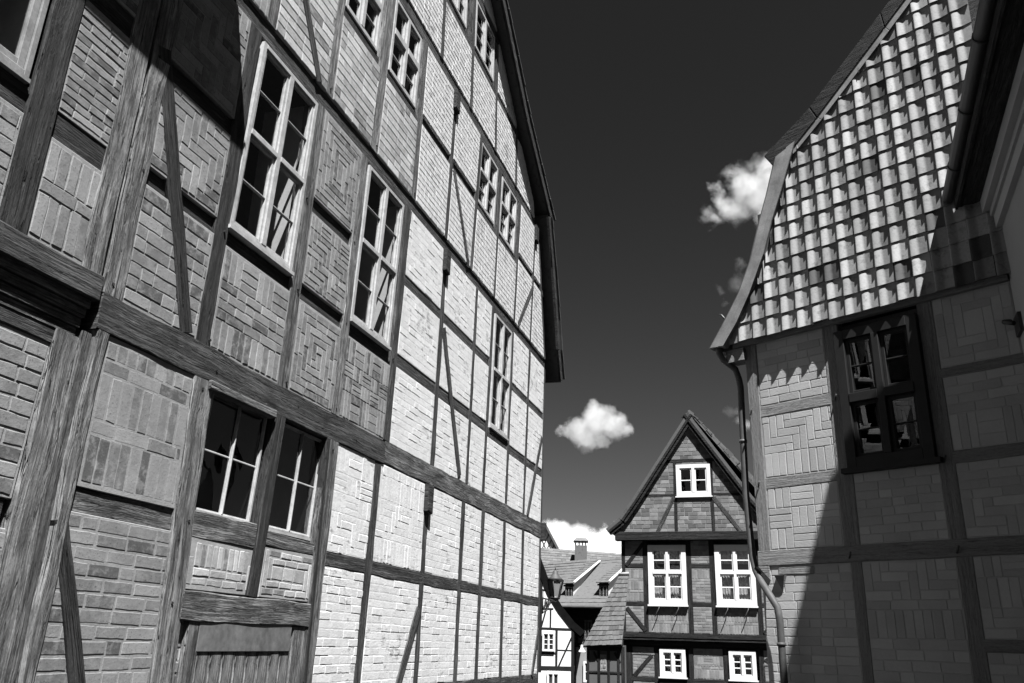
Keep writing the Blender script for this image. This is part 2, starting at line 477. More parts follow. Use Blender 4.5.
def window(parent, u0, u1, z0, z1, y=0.0, frame=.05, mull=.06, transom=None, cols=2, rows=(2, 2), mf='paint_white', mu=.018,
           depth=.45, interior='dark', jamb=None, curtain=None, sill=None, sash=.035, name='window', proud=.012, slant=0.0, trw=.06, glass='glass', bd=.07, sd=.033, ptilt=None):
    """frame + mullions as the window, sashes with glazing bars, panes, sill and reveal as its parts"""
    X = lambda u, z: u+slant*(z-z0)
    f = MB()
    def bar(mb, a, b, c, d, ya, yb):   # a..b in x, c..d in z (sheared by slant)
        P = [(X(a, c), c), (X(b, c), c), (X(b, d), d), (X(a, d), d)]
        mb.prism(P, ya, yb, .004, .5, 0, True)
    bar(f, u0, u0+frame, z0, z1, y-proud, y+bd); bar(f, u1-frame, u1, z0, z1, y-proud, y+bd)
    bar(f, u0+frame, u1-frame, z1-frame, z1, y-proud, y+bd); bar(f, u0+frame, u1-frame, z0, z0+frame, y-proud, y+bd)
    iu0, iu1, iz0, iz1 = u0+frame, u1-frame, z0+frame, z1-frame
    w = (iu1-iu0-mull*(cols-1))/cols; cells = []
    for c in range(cols):
        a = iu0+c*(w+mull)
        if c: bar(f, a-mull, a, iz0, iz1, y-proud-.004, y+bd*.8)
        if transom:
            cells.append((a, a+w, iz0, transom-trw/2, rows[0])); cells.append((a, a+w, transom+trw/2, iz1, rows[1]))
            bar(f, a, a+w, transom-trw/2, transom+trw/2, y-proud-.008, y+bd*.8)
        else: cells.append((a, a+w, iz0, iz1, rows[0]))
    win = f.build(name, mf, parent)
    for (a, b, c, d, n) in cells:
        sm = MB(); ys, ye = y+.008, y+.008+sd
        bar(sm, a, a+sash, c, d, ys, ye); bar(sm, b-sash, b, c, d, ys, ye)
        bar(sm, a+sash, b-sash, c, c+sash, ys, ye); bar(sm, a+sash, b-sash, d-sash, d, ys, ye)
        for k in range(1, n):
            zz = c+sash+(d-c-2*sash)*k/n
            bar(sm, a+sash, b-sash, zz-mu/2, zz+mu/2, ys+.004, ye)
        sm.build('sash', mf, win)
        g = MB(); h = (d-c-2*sash)/n; tl = [rnd.uniform(-.004, .004)+(ptilt[q_] if ptilt else 0) for q_ in range(4)]
        yy = y+.008+sd*.6
        g.quad((X(a+sash, c+sash), yy+tl[0], c+sash), (X(b-sash, c+sash), yy+tl[1], c+sash), (X(b-sash, d-sash), yy+tl[2], d-sash), (X(a+sash, d-sash), yy+tl[3], d-sash))
        g.build('pane', glass, win)
    if sill:
        sm = MB(); sm.box(u0-sill[0], u1+sill[0], y-sill[1], y+.05, z0-sill[2], z0-.002, .5, 0, 0)
        sm.build('sill', sill[3] if len(sill) > 3 else mf, win)
    rv = MB(); y0_, y1_ = y+bd, y+depth
    a, b, c, d = u0, u1+slant*(z1-z0), z0, z1
    rv.quad((a, y0_, c), (a, y1_, c), (a, y1_, d), (a, y0_, d)); rv.quad((a, y1_, c), (b, y1_, c), (b, y1_, d), (a, y1_, d))
    rv.quad((a, y0_, c), (b, y0_, c), (b, y1_, c), (a, y1_, c)); rv.quad((a, y0_, d), (b, y0_, d), (b, y1_, d), (a, y1_, d))
    rv.quad((b, y0_, c), (b, y0_, d), (b, y1_, d), (b, y1_, c), .5, 1)
    rv.build('reveal', [interior, jamb or interior], win)
    if curtain:
        for (ca, cb, cc, cd) in curtain:
            cu = MB(); n = 18; P = []
            for i in range(n+1):
                xx = ca+(cb-ca)*i/n
                yy = y+.11+.009*sin(i*1.9+ca*7)+.004*sin(i*4.1)
                P.append((xx, yy))
            for i in range(n):
                ids = cu.pts([(P[i][0], P[i][1], cc), (P[i+1][0], P[i+1][1], cc), (P[i+1][0], P[i+1][1], cd), (P[i][0], P[i][1], cd)])
                cu.face(ids, .3+.6*rnd.random(), None, 0, False)
            cu.build('curtain', 'curtain', win)
    return win

def cells_of(parent, posts, z0, z1, rails, skip=(), outline=None, pats=None, mats=None, seed0=0, over=.012, **kw):
    """posts: (u_bottom, u_top, width); rails[i]: list of (zlo, zhi) in bay i; skip: set of (bay, cell)"""
    for i in range(len(posts)-1):
        A, B = posts[i], posts[i+1]
        zs = [z0]+[z for r_ in sorted(rails.get(i, [])) for z in r_]+[z1]
        ul = lambda z: A[0]+(A[1]-A[0])*(z-z0)/(z1-z0)+A[2]/2-over
        ur = lambda z: B[0]+(B[1]-B[0])*(z-z0)/(z1-z0)-B[2]/2+over
        for k in range(0, len(zs), 2):
            if (i, k//2) in skip: continue
            a, b = zs[k], zs[k+1]
            if b-a < .05: continue
            sp = (pats or {}).get((i, k//2), {})
            d = dict(pat='course', mats=['white', 'white']); d.update(kw)
            if callable(mats): d['mats'] = mats(i, k//2)
            elif mats: d['mats'] = mats
            d.update(sp)
            panel(parent, [(ul(a), a), (ur(a), a), (ur(b), b), (ul(b), b)], seed=seed0+i*17+k, outline=outline, **d)

def tiled(mb, p00, p10, p11, p01, rows, cols, lift=.03, seed=1, mi=0, rag=.004):
    """plain tiles laid in courses on a sloping quad (p00-p10 the eave, p01-p11 the ridge)"""
    r = random.Random(seed); P = [Vector(p) for p in (p00, p10, p11, p01)]
    nrm = (P[1]-P[0]).cross(P[3]-P[0]).normalized()
    if nrm.z < 0: nrm = -nrm
    def at(s, t): return (P[0]*(1-s)+P[1]*s)*(1-t)+(P[3]*(1-s)+P[2]*s)*t
    for k in range(rows):
        off = .5 if k % 2 else 0
        for c in range(-1, cols+1):
            s0 = max(0, min(1, (c+off)/cols)); s1 = max(0, min(1, (c+off+.96)/cols))
            if s1-s0 < .002: continue
            t0 = (k-.08)/rows+r.uniform(-rag, rag); t1 = (k+1.0)/rows
            l = lift*r.uniform(.8, 1.2)
            a, b = at(s0, t0)+nrm*l, at(s1, t0)+nrm*l
            c_, d = at(s1, min(t1, 1))+nrm*.002, at(s0, min(t1, 1))+nrm*.002
            i = mb.pts([a, b, c_, d, at(s0, t0)-nrm*.004, at(s1, t0)-nrm*.004]); tn = r.random()
            mb.face([i[0], i[1], i[2], i[3]], tn, None, mi); mb.face([i[4], i[5], i[1], i[0]], tn, None, mi)
            mb.face([i[0], i[3], i[4]], tn, None, mi); mb.face([i[1], i[5], i[2]], tn, None, mi)
SKYP, SKYG, EXPO, CLOUDS = 1.75, 0.058, 1.87, 1

# ================================================================== THE TALL HOUSE ON THE LEFT
def post(p, u0, u1, z0, z1, w, mat, proud=.008, **k): return timber(p, 'post', (u0, z0), (u1, z1), w, mat, proud, **k)
def rail(p, u0, u1, z0, z1, mat, proud=-.02, **k):
    return timber(p, 'rail', (u0, (z0+z1)/2), (u1, (z0+z1)/2), z1-z0, mat, proud, **k)
def brace(p, a, b, w, mat, proud=.016, **k): return timber(p, 'brace', a, b, w, mat, proud, **k)

AL = 17.51; BL = (-3.815, 1.2036, 0)
H = thing('timber_framed_house', 'tall half-timbered house with whitewashed brick panels and rows of casement windows, filling the left half', 'house', AL, BL)
OUT = [(3.94, -1.5), (14.76, -1.5), (14.9, 6.5), (14.02, 9.43), (9.4, 13.08), (4.8, 9.43), (3.94, 6.5)]
# --- posts, storey by storey
G = [(4.0, 4.03, .10), (5.14, 5.06, .22), (6.02, 6.13, .14), (7.02, 7.06, .22), (8.0, 8.08, .16), (9.46, 9.47, .14), (10.73, 10.73, .15),
     (11.53, 11.56, .15), (12.62, 12.59, .14), (13.65, 13.61, .14), (14.69, 14.70, .12)]
gm = ['t_light', 't_light', 't_dark', 't_grey'] + ['t_mid']*7
for i, (a, b, w) in enumerate(G):
    if i == 2: post(H, 6.03, 6.13, 1.895, 3.385, w, gm[i], .02); continue
    zb = -.6 if i < 4 else -.9
    post(H, a-(b-a)*.6, b, zb, 3.392 if i < 4 else 3.405, w, gm[i], .012 if i < 4 else .004, wob=.012 if i < 4 else .011)
post(H, 7.0, 6.97, -.5, 3.385, .06, 't_dark', .02)
F = [(4.04, 4.04, .18), (4.985, 5.02, .18), (6.11, 6.155, .19), (7.05, 7.13, .15), (8.22, 8.32, .17), (9.55, 9.58, .15), (10.81, 10.87, .13),
     (11.51, 11.64, .14), (12.61, 12.72, .14), (13.6, 13.76, .14), (14.74, 14.80, .12)]
fm = ['t_light', 't_dark', 't_grey', 't_light', 't_mid'] + ['t_mid']*6
for i, (a, b, w) in enumerate(F): post(H, a, b, 3.64 if i < 4 else 3.655, 6.57, w, fm[i], .012 if i in (0, 3) else .004, wob=.012 if i < 4 else .010)
SS = [(4.2, 4.2, .16), (5.21, 5.25, .16), (6.28, 6.32, .16), (7.31, 7.40, .2), (8.43, 8.45, .16), (9.54, 9.60, .14), (10.57, 10.73, .14), (11.66, 11.76, .13),
      (12.75, 12.92, .14), (13.76, 13.95, .14), (14.78, 14.15, .14)]
sm_ = ['t_grey', 't_grey', 't_light', 't_light', 't_grey'] + ['t_mid']*6
for i, (a, b, w) in enumerate(SS): post(H, a, b, 6.765, 9.125, w, sm_[i], .004)
TT = [(5.3, 5.3, .14), (6.5, 6.5, .14), (7.75, 7.75, .14), (9.0, 8.9, .13), (10.22, 10.12, .13), (11.44, 11.3, .13), (12.62, 12.56, .13), (13.9, 13.0, .1)]
for a, b, w in TT[:-1]: post(H, a, b, 9.31, min(11.6, 9.43+(14.02-max(a, b))*.79-.1), w, 't_mid', .004)
# --- main beams
def beam(u0, u1, z0, z1, mat, proud, n=1, **k):
    return timber(H, 'beam', (u0, (z0+z1)/2), (u1, (z0+z1)/2), z1-z0, mat, proud, **k)
beam(3.96, 8.2, 3.385, 3.645, 't_mid', .012, wob=.014); beam(8.2, 14.76, 3.40, 3.66, 't_grey', .006, wob=.012)
beam(3.96, 14.86, 6.565, 6.765, 't_mid', -.016, wob=.008)
beam(4.7, 14.0, 9.12, 9.32, 't_mid', -.012, wob=.008)
beam(5.6, 12.9, 11.45, 11.6, 't_mid', -.01)
# --- rails
RG = {0: [(2.27, 2.42)], 1: [(1.69, 1.90), (2.26, 2.445)], 2: [(1.69, 1.90), (2.30, 2.41)]}
for i in range(3, 10): RG[i] = [(1.0, 1.14), (2.23, 2.365)]
for i, L in RG.items():
    for q, (a, b) in enumerate(L):
        if i in (1, 2) and q == 0: continue
        rail(H, G[i][0], G[i+1][0], a, b, 't_grey' if i < 3 else 't_mid', -.012 if i == 0 else .004, wob=.012)
timber(H, 'lintel', (5.2, 1.79), (6.95, 1.79), .2, 't_grey', .02, wob=.012)
timber(H, 'lintel', (5.12, 3.37), (6.02, 3.37), .07, 't_light', .035)
RF = {0: [(4.53, 4.67), (5.42, 5.58)], 1: [(4.51, 4.65)], 2: [(4.51, 4.67), (5.42, 5.58)], 3: [(4.50, 4.68)], 7: [(4.5, 4.66)]}
for i in (4, 5, 6): RF[i] = [(4.54, 4.70), (5.57, 5.71)]
for i in (8, 9): RF[i] = [(4.47, 4.62), (5.55, 5.68)]
for i, L in RF.items():
    for a, b in L: rail(H, F[i][0]+.02, F[i+1][0]-.02, a, b, 't_dark' if i < 4 else 't_mid', -.025 if i < 4 else -.004)
RS = {2: [(7.84, 7.99)], 3: [(7.84, 7.99)], 4: [(7.9, 8.05)], 5: [(7.9, 8.06)], 6: [(7.83, 7.98)], 7: [(7.85, 7.99)], 8: [(8.0, 8.13)], 9: [(8.0, 8.13)], 0: [(7.85, 8.0)]}
for i, L in RS.items():
    for a, b in L: rail(H, SS[i][0], SS[i+1][0], a, b, 't_dark' if i < 4 else 't_mid', -.022)
RT = {i: [(10.32, 10.47)] for i in range(7)}
for i, L in RT.items():
    for a, b in L: rail(H, max(TT[i][0], 5.9), min(TT[i+1][0], 12.6), a, b, 't_mid', -.015)
# --- braces
brace(H, (4.05, 5.60), (4.785, 3.665), .155, 't_dark', .010)
brace(H, (4.01, 2.22), (4.90, 0), .10, 't_dark', .010, w2=.20)
brace(H, (9.64, 5.5), (10.50, 3.70), .13, 't_mid'); brace(H, (14.66, 5.2), (13.83, 3.66), .12, 't_mid')
brace(H, (9.42, 1.95), (8.96, 1.12), .13, 't_mid'); brace(H, (14.68, 1.85), (14.32, 1.12), .12, 't_mid')
brace(H, (9.67, 7.9), (10.42, 6.78), .11, 't_mid'); brace(H, (13.83, 7.85), (12.98, 6.80), .11, 't_mid')
brace(H, (5.52, 7.62), (6.06, 6.77), .11, 't_mid')
# --- protruding joist ends
for u, z in ((9.56, 6.42), (9.57, 8.98), (9.46, 3.22), (13.93, 9.0)):
    mb = MB(); mb.prism([(u-.08, z-.15), (u+.08, z-.17), (u+.08, z+.17), (u-.08, z+.17)], -.06, .1, .012)
    mb.build('joist_end', 't_dark', H)
mb = MB(); mb.prism([(14.70, 3.36), (14.80, 3.35), (14.80, 3.66), (14.70, 3.66)], -.09, .1, .01); mb.build('joist_end', 't_dark', H)
pegs = [(4.05, 3.72), (5.02, 3.70), (6.12, 3.70), (7.07, 3.70), (5.08, 3.32), (7.05, 3.30), (5.1, 2.36), (7.02, 2.34), (4.99, 4.6), (6.12, 4.58), (7.07, 4.6), (8.22, 4.6), (6.14, 5.5), (7.1, 5.5),
        (4.04, 4.6), (4.04, 5.5), (5.0, 5.5), (6.3, 6.85), (7.33, 6.85), (8.43, 6.85), (5.2, 3.5), (6.4, 3.55), (7.5, 3.5), (5.13, 1.8), (7.02, 1.8)]
for u, z in pegs:
    u += rnd.uniform(-.04, .04); mb = MB(); mb.tube([(u, .02, z), (u, -.018, z-.002)], .011, 7); mb.build('peg', 't_dark', H)
# --- brick infill
near = ['brick', 'mortar']
def gm_(i, k): return near if i < 1 else (['brick_pale', 'mortar_pale'] if i < 3 else ['white', 'white'])
W = dict(relief=.0018, pick=.24, joint=.007, edge=.006, wavy=.0025, mort=.0004)
cells_of(H, G, -.6, 3.39, {k: v for k, v in RG.items()}, skip={(1, 0), (1, 2), (2, 0), (2, 2)}, outline=OUT, mats=gm_, seed0=100,
         pats={(0, 0): dict(pat='course', bl=.27, bh=.088, relief=.0018, joint=.014, pick=None, rough=.6), (0, 1): dict(pat='soldier', bl=.30, bh=.095, relief=.0013, edge=.03, joint=.010, rough=.6),
               (1, 1): dict(pat='nest', bl=.2, bh=.065, relief=.0028, edge=.03, pick=None, joint=.012), (2, 1): dict(pat='spiral', bl=.2, bh=.06, relief=.0028, edge=.02, pick=None, joint=.012),
               (3, 2): dict(pat='mix', **W), (4, 2): dict(pat='mix', **W)}, bl=.25, bh=.078, **W)
panel(H, [(5.19, -.6), (5.33, -.6), (5.33, 1.69), (5.19, 1.69)], 'course', near, 5, y0=.03)
def fm_(i, k):
    if i < 4: return near
    return ['white', 'white']
cells_of(H, F, 3.64, 6.58, RF, skip={(1, 1), (3, 1), (7, 1)}, outline=OUT, mats=fm_, seed0=200, y0=-.004,
         pats={(0, 0): dict(pat='course', bh=.09), (0, 1): dict(pat='herring', bl=.25, bh=.083), (0, 2): dict(pat='herring'),
               (1, 0): dict(pat='mix', bl=.24), (2, 0): dict(pat='spiral', bl=.22, bh=.075), (2, 1): dict(pat='mix', bl=.2, bh=.07),
               (2, 2): dict(pat='spiral', bl=.24, bh=.07, relief=.0016), (3, 0): dict(pat='mix', bl=.2, bh=.07),
               **{(i, k): dict(**W) for i in range(4, 10) for k in range(3)}}, relief=.0020, edge=.02, joint=.008, rough=.9, wavy=.0028)
def sm2(i, k): return near if i < 1 else (['brick_pale', 'mortar_pale'] if i < 4 else ['white_worn', 'white_worn'])
cells_of(H, SS, 6.765, 9.13, RS, skip={(2, 1), (3, 1), (6, 1), (7, 1)}, outline=OUT, mats=sm2, seed0=300, y0=-.008,
         pats={(0, 0): dict(pat='soldier'), (1, 0): dict(pat='course', bl=.3, bh=.1), (2, 0): dict(pat='course', bl=.3, bh=.1), (3, 0): dict(pat='course', bl=.3, bh=.1)}, mort=.0015, relief=.0017, edge=.006, joint=.008, wavy=.0025)
cells_of(H, TT, 9.32, 12.9, {i: [(10.32, 10.47), (11.45, 11.6)] for i in range(7)}, skip={(3, 1), (4, 1)}, outline=OUT,
         mats=lambda i, k: ['white_worn', 'white_worn'], seed0=400, relief=.003, edge=.006)
# --- plain brick for the parts round the door, and the door itself
timber(H, 'door_post', (5.38, -.6), (5.38, 1.69), .14, 't_grey', .012); timber(H, 'door_post', (6.83, -.6), (6.83, 1.69), .2, 't_light', .008)
d = MB()
x = 5.45
while x < 6.71:
    w = min(rnd.uniform(.13, .2), 6.725-x)
    if w < .05: break
    d.timber((x+w/2, -.6), (x+w/2, 1.58), w-.006, w-.006, .006-rnd.random()*.004, .05, .002, rnd.random()*50); x += w
door = d.build('door', 't_light', H)
s_ = MB(); s_.prism([(5.43, 1.485), (6.68, 1.49), (6.69, 1.775), (5.44, 1.785)], -.014, 0, .004); s_.build('metal_sheet', 'sheet', door)
# --- windows
cs = .048
WT = dict(frame=.045, mull=.06, depth=.6, interior='dark', jamb='board', slant=cs, sash=.028, mu=.013, trw=.05, proud=.006)
for u0, u1 in ((5.07, 6.015), (7.165, 8.10)):
    window(H, u0, u1, 4.69, 6.545, transom=5.62, rows=(2, 2), sill=(.01, .03, .035), **WT)
window(H, 11.69, 12.58, 4.69, 6.54, transom=5.62, rows=(2, 2), sill=(.01, .025, .03), curtain=[(11.75, 12.1, 4.75, 6.5), (12.25, 12.6, 4.75, 6.5)], **WT)
for u0, u1 in ((5.20, 5.96), (6.20, 6.92)):
    window(H, u0, u1, 2.455, 3.37, y=.05, frame=.018, mull=.008, rows=(2,), cols=2, depth=.9, sash=.008, mu=.016, slant=.07, mf='paint_white', sill=(0, .01, .025), proud=.002, bd=.022, sd=.012)
for u0, u1 in ((6.40, 7.19), (7.50, 8.31)):
    window(H, u0, u1, 8.0, 9.11, y=.02, frame=.05, mull=.07, transom=8.62, rows=(2, 1), depth=.5, slant=.03, trw=.09, sash=.04)
for u0, u1 in ((10.70, 11.55), (11.80, 12.66)):
    window(H, u0, u1, 7.99, 9.1, y=.02, frame=.05, mull=.06, transom=8.6, rows=(2, 1), depth=.5, slant=.09, mf='paint_white', sash=.04)
for u0, u1 in ((9.1, 9.85), (10.25, 11.2)):
    window(H, u0, u1, 10.5, 11.4, y=.01, frame=.05, mull=.07, rows=(3,), depth=.5, slant=-.03, sash=.04)
# --- body, roof and verge
b = MB()
b.box(4.0, 14.70, 1.3, 9.0, -1.5, 6.5); b.box(14.55, 14.74, .13, 1.35, -1.5, 6.5); b.box(3.96, 4.1, .13, 1.35, -1.5, 6.5)
b.box(4.0, 14.5, 1.25, 1.3, 6.4, 9.6)
b.build('wall', 'brick', H)
ro = [(15.36, 6.50), (15.12, 7.05), (14.96, 7.6), (14.60, 8.6), (14.22, 9.5), (14.50, 9.52), (12.56, 10.70), (10.87, 12.04), (9.4, 13.25), (7.9, 12.04), (4.5, 9.5), (4.8, 9.45), (4.2, 7.6), (3.95, 6.55)]
rf = MB()
th = .16
for i in range(len(ro)-1):
    a, c = ro[i], ro[i+1]
    dx, dz = c[0]-a[0], c[1]-a[1]; L_ = sqrt(dx*dx+dz*dz); nx, nz = dz/L_*th, -dx/L_*th   # outward
    if nx*(a[0]-9.4)+nz*(a[1]-5) < 0: nx, nz = -nx, -nz
    rf.prism([(a[0]-nx*.2, a[1]-nz*.2), (c[0]-nx*.2, c[1]-nz*.2), (c[0]+nx*.35, c[1]+nz*.35), (a[0]+nx*.35, a[1]+nz*.35)], -.2, 9.2, 0, .5, 0, True)
rf.build('roof', 'roof_dark', H)
vb = MB()
for i in list(range(0, 4)) + list(range(5, 9)):
    a, c = ro[i], ro[i+1]
    dx, dz = c[0]-a[0], c[1]-a[1]; L_ = sqrt(dx*dx+dz*dz); nx, nz = -dz/L_, dx/L_
    if nx*(9.4-a[0])+nz*(5-a[1]) < 0: nx, nz = -nx, -nz
    vb.prism([(a[0], a[1]), (c[0], c[1]), (c[0]+nx*.16, c[1]+nz*.16), (a[0]+nx*.16, a[1]+nz*.16)], -.225, -.18, .004, .5, 0, True)
vb.build('verge_board', 't_dark', H)
vt = MB()   # ragged tile edge along the verge
for i in list(range(0, 4)) + list(range(5, 9)):
    a, c = Vector(ro[i]), Vector(ro[i+1]); d_ = c-a; n_ = max(1, int(d_.length/.24)); nr = Vector((d_.y, -d_.x)).normalized()
    if nr.dot(a-Vector((9.4, 5))) < 0: nr = -nr
    for k in range(n_):
        p = a+d_*((k+.03)/n_); q = a+d_*((k+1.02)/n_); e = rnd.uniform(0, .012)
        vt.prism([tuple(p+nr*(.06+e)), tuple(q+nr*(.045+e)), tuple(q+nr*.075), tuple(p+nr*(.095+e))], -.245-rnd.random()*.015, .4, .003, rnd.random(), 0, True)
vt.build('verge_tiles', 'roof_dark', H)
# gutter stub at the eave corner
gt = MB(); gt.tube([(15.45, -.16, 6.55), (15.45, 3, 6.57), (15.45, 9, 6.6)], .06, 8); gt.build('gutter', 'zinc', H)

# ================================================================== THE HOUSE AT THE LEFT EDGE
N = thing('timber_framed_house', 'dark half-timbered house at the left edge with a moulded jetty above its ground floor', 'house', AL, BL)
post(N, 3.84, 3.84, 3.60, 6.8, .18, 't_light', .012, wob=.01)
NP = [(-.6, -.6, .22), (.6, .6, .22), (1.9, 1.9, .22), (3.23, 3.23, .2), (3.86, 3.86, .18)]
for a, b_, w in NP[:-1]: post(N, a, b_, 3.70, 6.9, w, 't_dark', .012)
timber(N, 'beam', (-1, 3.645), (3.93, 3.645), .17, 't_mid', .02, wob=.008)
rail(N, 3.23, 3.8, 4.40, 4.58, 't_dark', -.01); rail(N, 1.9, 3.2, 4.42, 4.6, 't_dark', -.01); rail(N, 3.2, 3.8, 5.44, 5.62, 't_dark', -.01)
timber(N, 'beam', (-1, 6.6), (3.93, 6.6), .2, 't_dark', .02)
cells_of(N, NP, 3.73, 6.5, {3: [(4.40, 4.58), (5.44, 5.62)], 2: [(4.42, 4.6)]}, skip={(2, 1)}, mats=lambda i, k: near, seed0=600,
         pats={(3, 0): dict(pat='soldier', bl=.28, bh=.085), (3, 1): dict(pat='course', bh=.06), (2, 0): dict(pat='course', bh=.09)}, relief=.0024, edge=.025, joint=.008, wavy=.003, rough=.9)
window(N, 2.1, 3.10, 4.63, 6.4, transom=5.75, rows=(1, 1), frame=.04, mull=.06, depth=.6, jamb='board', sash=.05, slant=.0, sill=(.0, .02, .03), mf='board_wood', proud=.004)
# stepped mouldings under the jetty
j = MB()
for k, (z0, z1, y) in enumerate(((3.50, 3.555, .008), (3.435, 3.488, .022), (3.37, 3.423, .036), (3.31, 3.36, .05))):
    j.box(-1, 3.90-.01*k, y, .5, z0, z1, .5, 0, 0)
j.build('jetty_moulding', 't_grey', N)
NG = [(-.4, -.4, .25), (1.2, 1.2, .25), (2.6, 2.6, .22), (3.70, 3.76, .20)]
for a, b_, w in NG[:-1]:
    timber(N, 'post', (a, -.6), (b_, 3.3), w, 't_light', -.05, None, .4)
timber(N, 'post', (3.74, -.6), (3.83, 3.31), .20, 't_light', -.042, None, .4, .012)
timber(N, 'post', (3.895, -.6), (3.945, 3.36), .10, 't_grey', -.03, None, .4, .012)
timber(N, 'beam', (-1, 3.27), (3.75, 3.27), .12, 't_mid', -.055, None, .4)
timber(N, 'rail', (2.6, 2.2), (3.66, 2.2), .16, 't_dark', -.075, None, .4)
for a, b_, z0, z1, p in ((2.69, 3.70, 2.28, 3.21, 'course'), (2.69, 3.70, -.6, 2.12, 'course'), (1.3, 2.5, -.6, 3.2, 'course')):
    panel(N, [(a, z0), (b_, z0), (b_+.03, z1), (a, z1)], p, near, rnd.randint(0, 999), y0=.062, relief=.0024, edge=.02, bh=.09, wavy=.003, joint=.009)
b = MB(); b.box(-1, 3.95, 1.2, 8, -1.5, 6.9); b.box(-1, 3.94, .28, 1.2, -1.5, 3.3); b.box(-1.1, -1, 0, 8, -1.5, 6.9); b.build('wall', 'brick', N)
# overhanging eave of its roof, whose shadow falls across both fronts
r_ = MB(); r_.prism([(-1.2, 6.98), (4.40, 6.98), (4.40, 7.10), (-1.2, 7.10)], -.48, .05, 0, .5, 0, True)
ids = r_.pts([(-1.2, -.5, 7.1), (4.4, -.5, 7.1), (4.4, 4.2, 11.8), (-1.2, 4.2, 11.8)]); r_.face(ids)
ids = r_.pts([(-1.2, 8.6, 7.1), (4.4, 8.6, 7.1), (4.4, 4.2, 11.8), (-1.2, 4.2, 11.8)]); r_.face(ids)
ids = r_.pts([(4.4, -.5, 7.1), (4.4, 8.6, 7.1), (4.4, 4.2, 11.8)]); r_.face(ids)
r_.build('roof', 'roof_dark', N)

# ================================================================== THE TILE-HUNG GABLE HOUSE ON THE RIGHT
AR = 136.90; BR = (5.8413, 5.4662, 0)
Q = thing('tile_hung_house', 'house on the right with curved clay tiles hung over its painted brick gable', 'house', AR, BR)
def rt(name, u0, u1, z0, z1, proud=.004, mat='r_timber', **k):
    if u1-u0 < z1-z0: return timber(Q, name, ((u0+u1)/2, z0), ((u0+u1)/2, z1), u1-u0, mat, proud, wob=.003, **k)
    return timber(Q, name, (u0, (z0+z1)/2), (u1, (z0+z1)/2), z1-z0, mat, proud, wob=.003, **k)
rt('post', -4.715, -4.575, 2.55, 4.93, .01)
rt('post', -3.80, -3.63, 2.57, 4.93); rt('post', -3.75, -3.64, -1, 2.44); rt('post', -2.83, -2.685, 2.57, 4.9); rt('post', -2.80, -2.66, -1, 2.44)
rt('beam', -4.72, -2.0, 2.43, 2.585, .012); rt('rail', -4.5, -4.13, 2.335, 2.42, .006)
rt('rail', -4.58, -3.78, 3.985, 4.11); rt('rail', -4.58, -3.78, 3.21, 3.33); rt('rail', -2.70, -2.0, 4.04, 4.14); rt('rail', -2.70, -2.0, 3.24, 3.36)
rt('rail', -2.68, -2.0, 1.65, 1.76)
rp = dict(joint=.008, relief=.0017, rough=.5, edge=.012, thick=.08)
for poly, pt in (((-4.58, 4.10, -3.79, 4.9), 'course'), ((-4.58, 3.32, -3.79, 3.99), 'mix'), ((-4.58, 2.58, -3.79, 3.22), 'basket'),
                 ((-3.64, 2.58, -2.82, 3.27), 'mix'), ((-2.69, 4.13, -2.0, 4.9), 'spiral'), ((-2.69, 3.35, -2.0, 4.05), 'mix'), ((-2.69, 2.58, -2.0, 3.25), 'mix'),
                 ((-2.67, 1.75, -2.0, 2.44), 'mix'), ((-2.67, -1, -2.0, 1.66), 'course'), ((-3.65, -1, -2.79, 2.44), 'mix'), ((-4.70, -1, -3.74, 2.43), 'course')):
    a, c, b_, d_ = poly
    kw = dict(rp)
    if a < -4.65: kw['relief'] = .0014
    panel(Q, [(a, c), (b_, c), (b_, d_), (a, d_)], pt, ['r_panel', 'r_mortar'], int(a*-100+c*7+rnd.random()*90), bl=.245, bh=.083, wavy=.001, ch=.0025, **kw)
wq = window(Q, -3.66, -2.83, 3.31, 4.72, y=-.03, frame=.10, mull=.07, transom=4.0, rows=(2, 2), mf='paint_dark', trw=.09, sash=.035, mu=.014, depth=.9, proud=.03, glass='glass_double', ptilt=(0, -.008, -.024, -.016), sd=.055,
            sill=(.05, .06, .05, 'paint_dark'), interior='dark')
mb = MB()
for u, z in ((-4.66, 4.06), (-4.63, 3.27), (-3.72, 2.5), (-2.75, 2.5), (-3.70, 4.05), (-2.75, 3.30)): mb.tube([(u-.03, -.02, z-.035), (u+.005, -.05, z+.02)], .009, 6)
mb.build('timber_peg', 'iron', Q)
# consoles under the jettied corner
c_ = MB()
i = c_.pts([(-4.72, -.02, 2.43), (-4.60, -.02, 2.43), (-4.60, -.02, 2.30), (-4.72, .12, 2.52), (-4.60, .12, 2.52), (-4.60, .12, 2.2), (-4.80, .05, 2.43)])
c_.face([i[0], i[1], i[2]]); c_.face([i[6], i[0], i[2]]); c_.face([i[1], i[4], i[5], i[2]]); c_.face([i[6], i[2], i[5]]); c_.build('console', 'r_timber', Q)
c_ = MB(); i = c_.pts([(-4.53, -.05, 2.33), (-4.42, -.05, 2.33), (-4.47, -.01, 2.18), (-4.53, .05, 2.33), (-4.42, .05, 2.33)])
c_.face([i[0], i[1], i[2]]); c_.face([i[1], i[4], i[2]]); c_.face([i[3], i[0], i[2]]); c_.face([i[0], i[3], i[4], i[1]]); c_.build('console', 'r_timber', Q)
b = MB(); b.box(-4.69, -2.0, .9, 7, -1.5, 5.0); b.box(-4.71, -4.6, .07, 7, -1.5, 5.0); b.box(-2.1, 2.0, .12, 7, -1.5, 5.2)
b.build('wall', 'r_panel', Q)
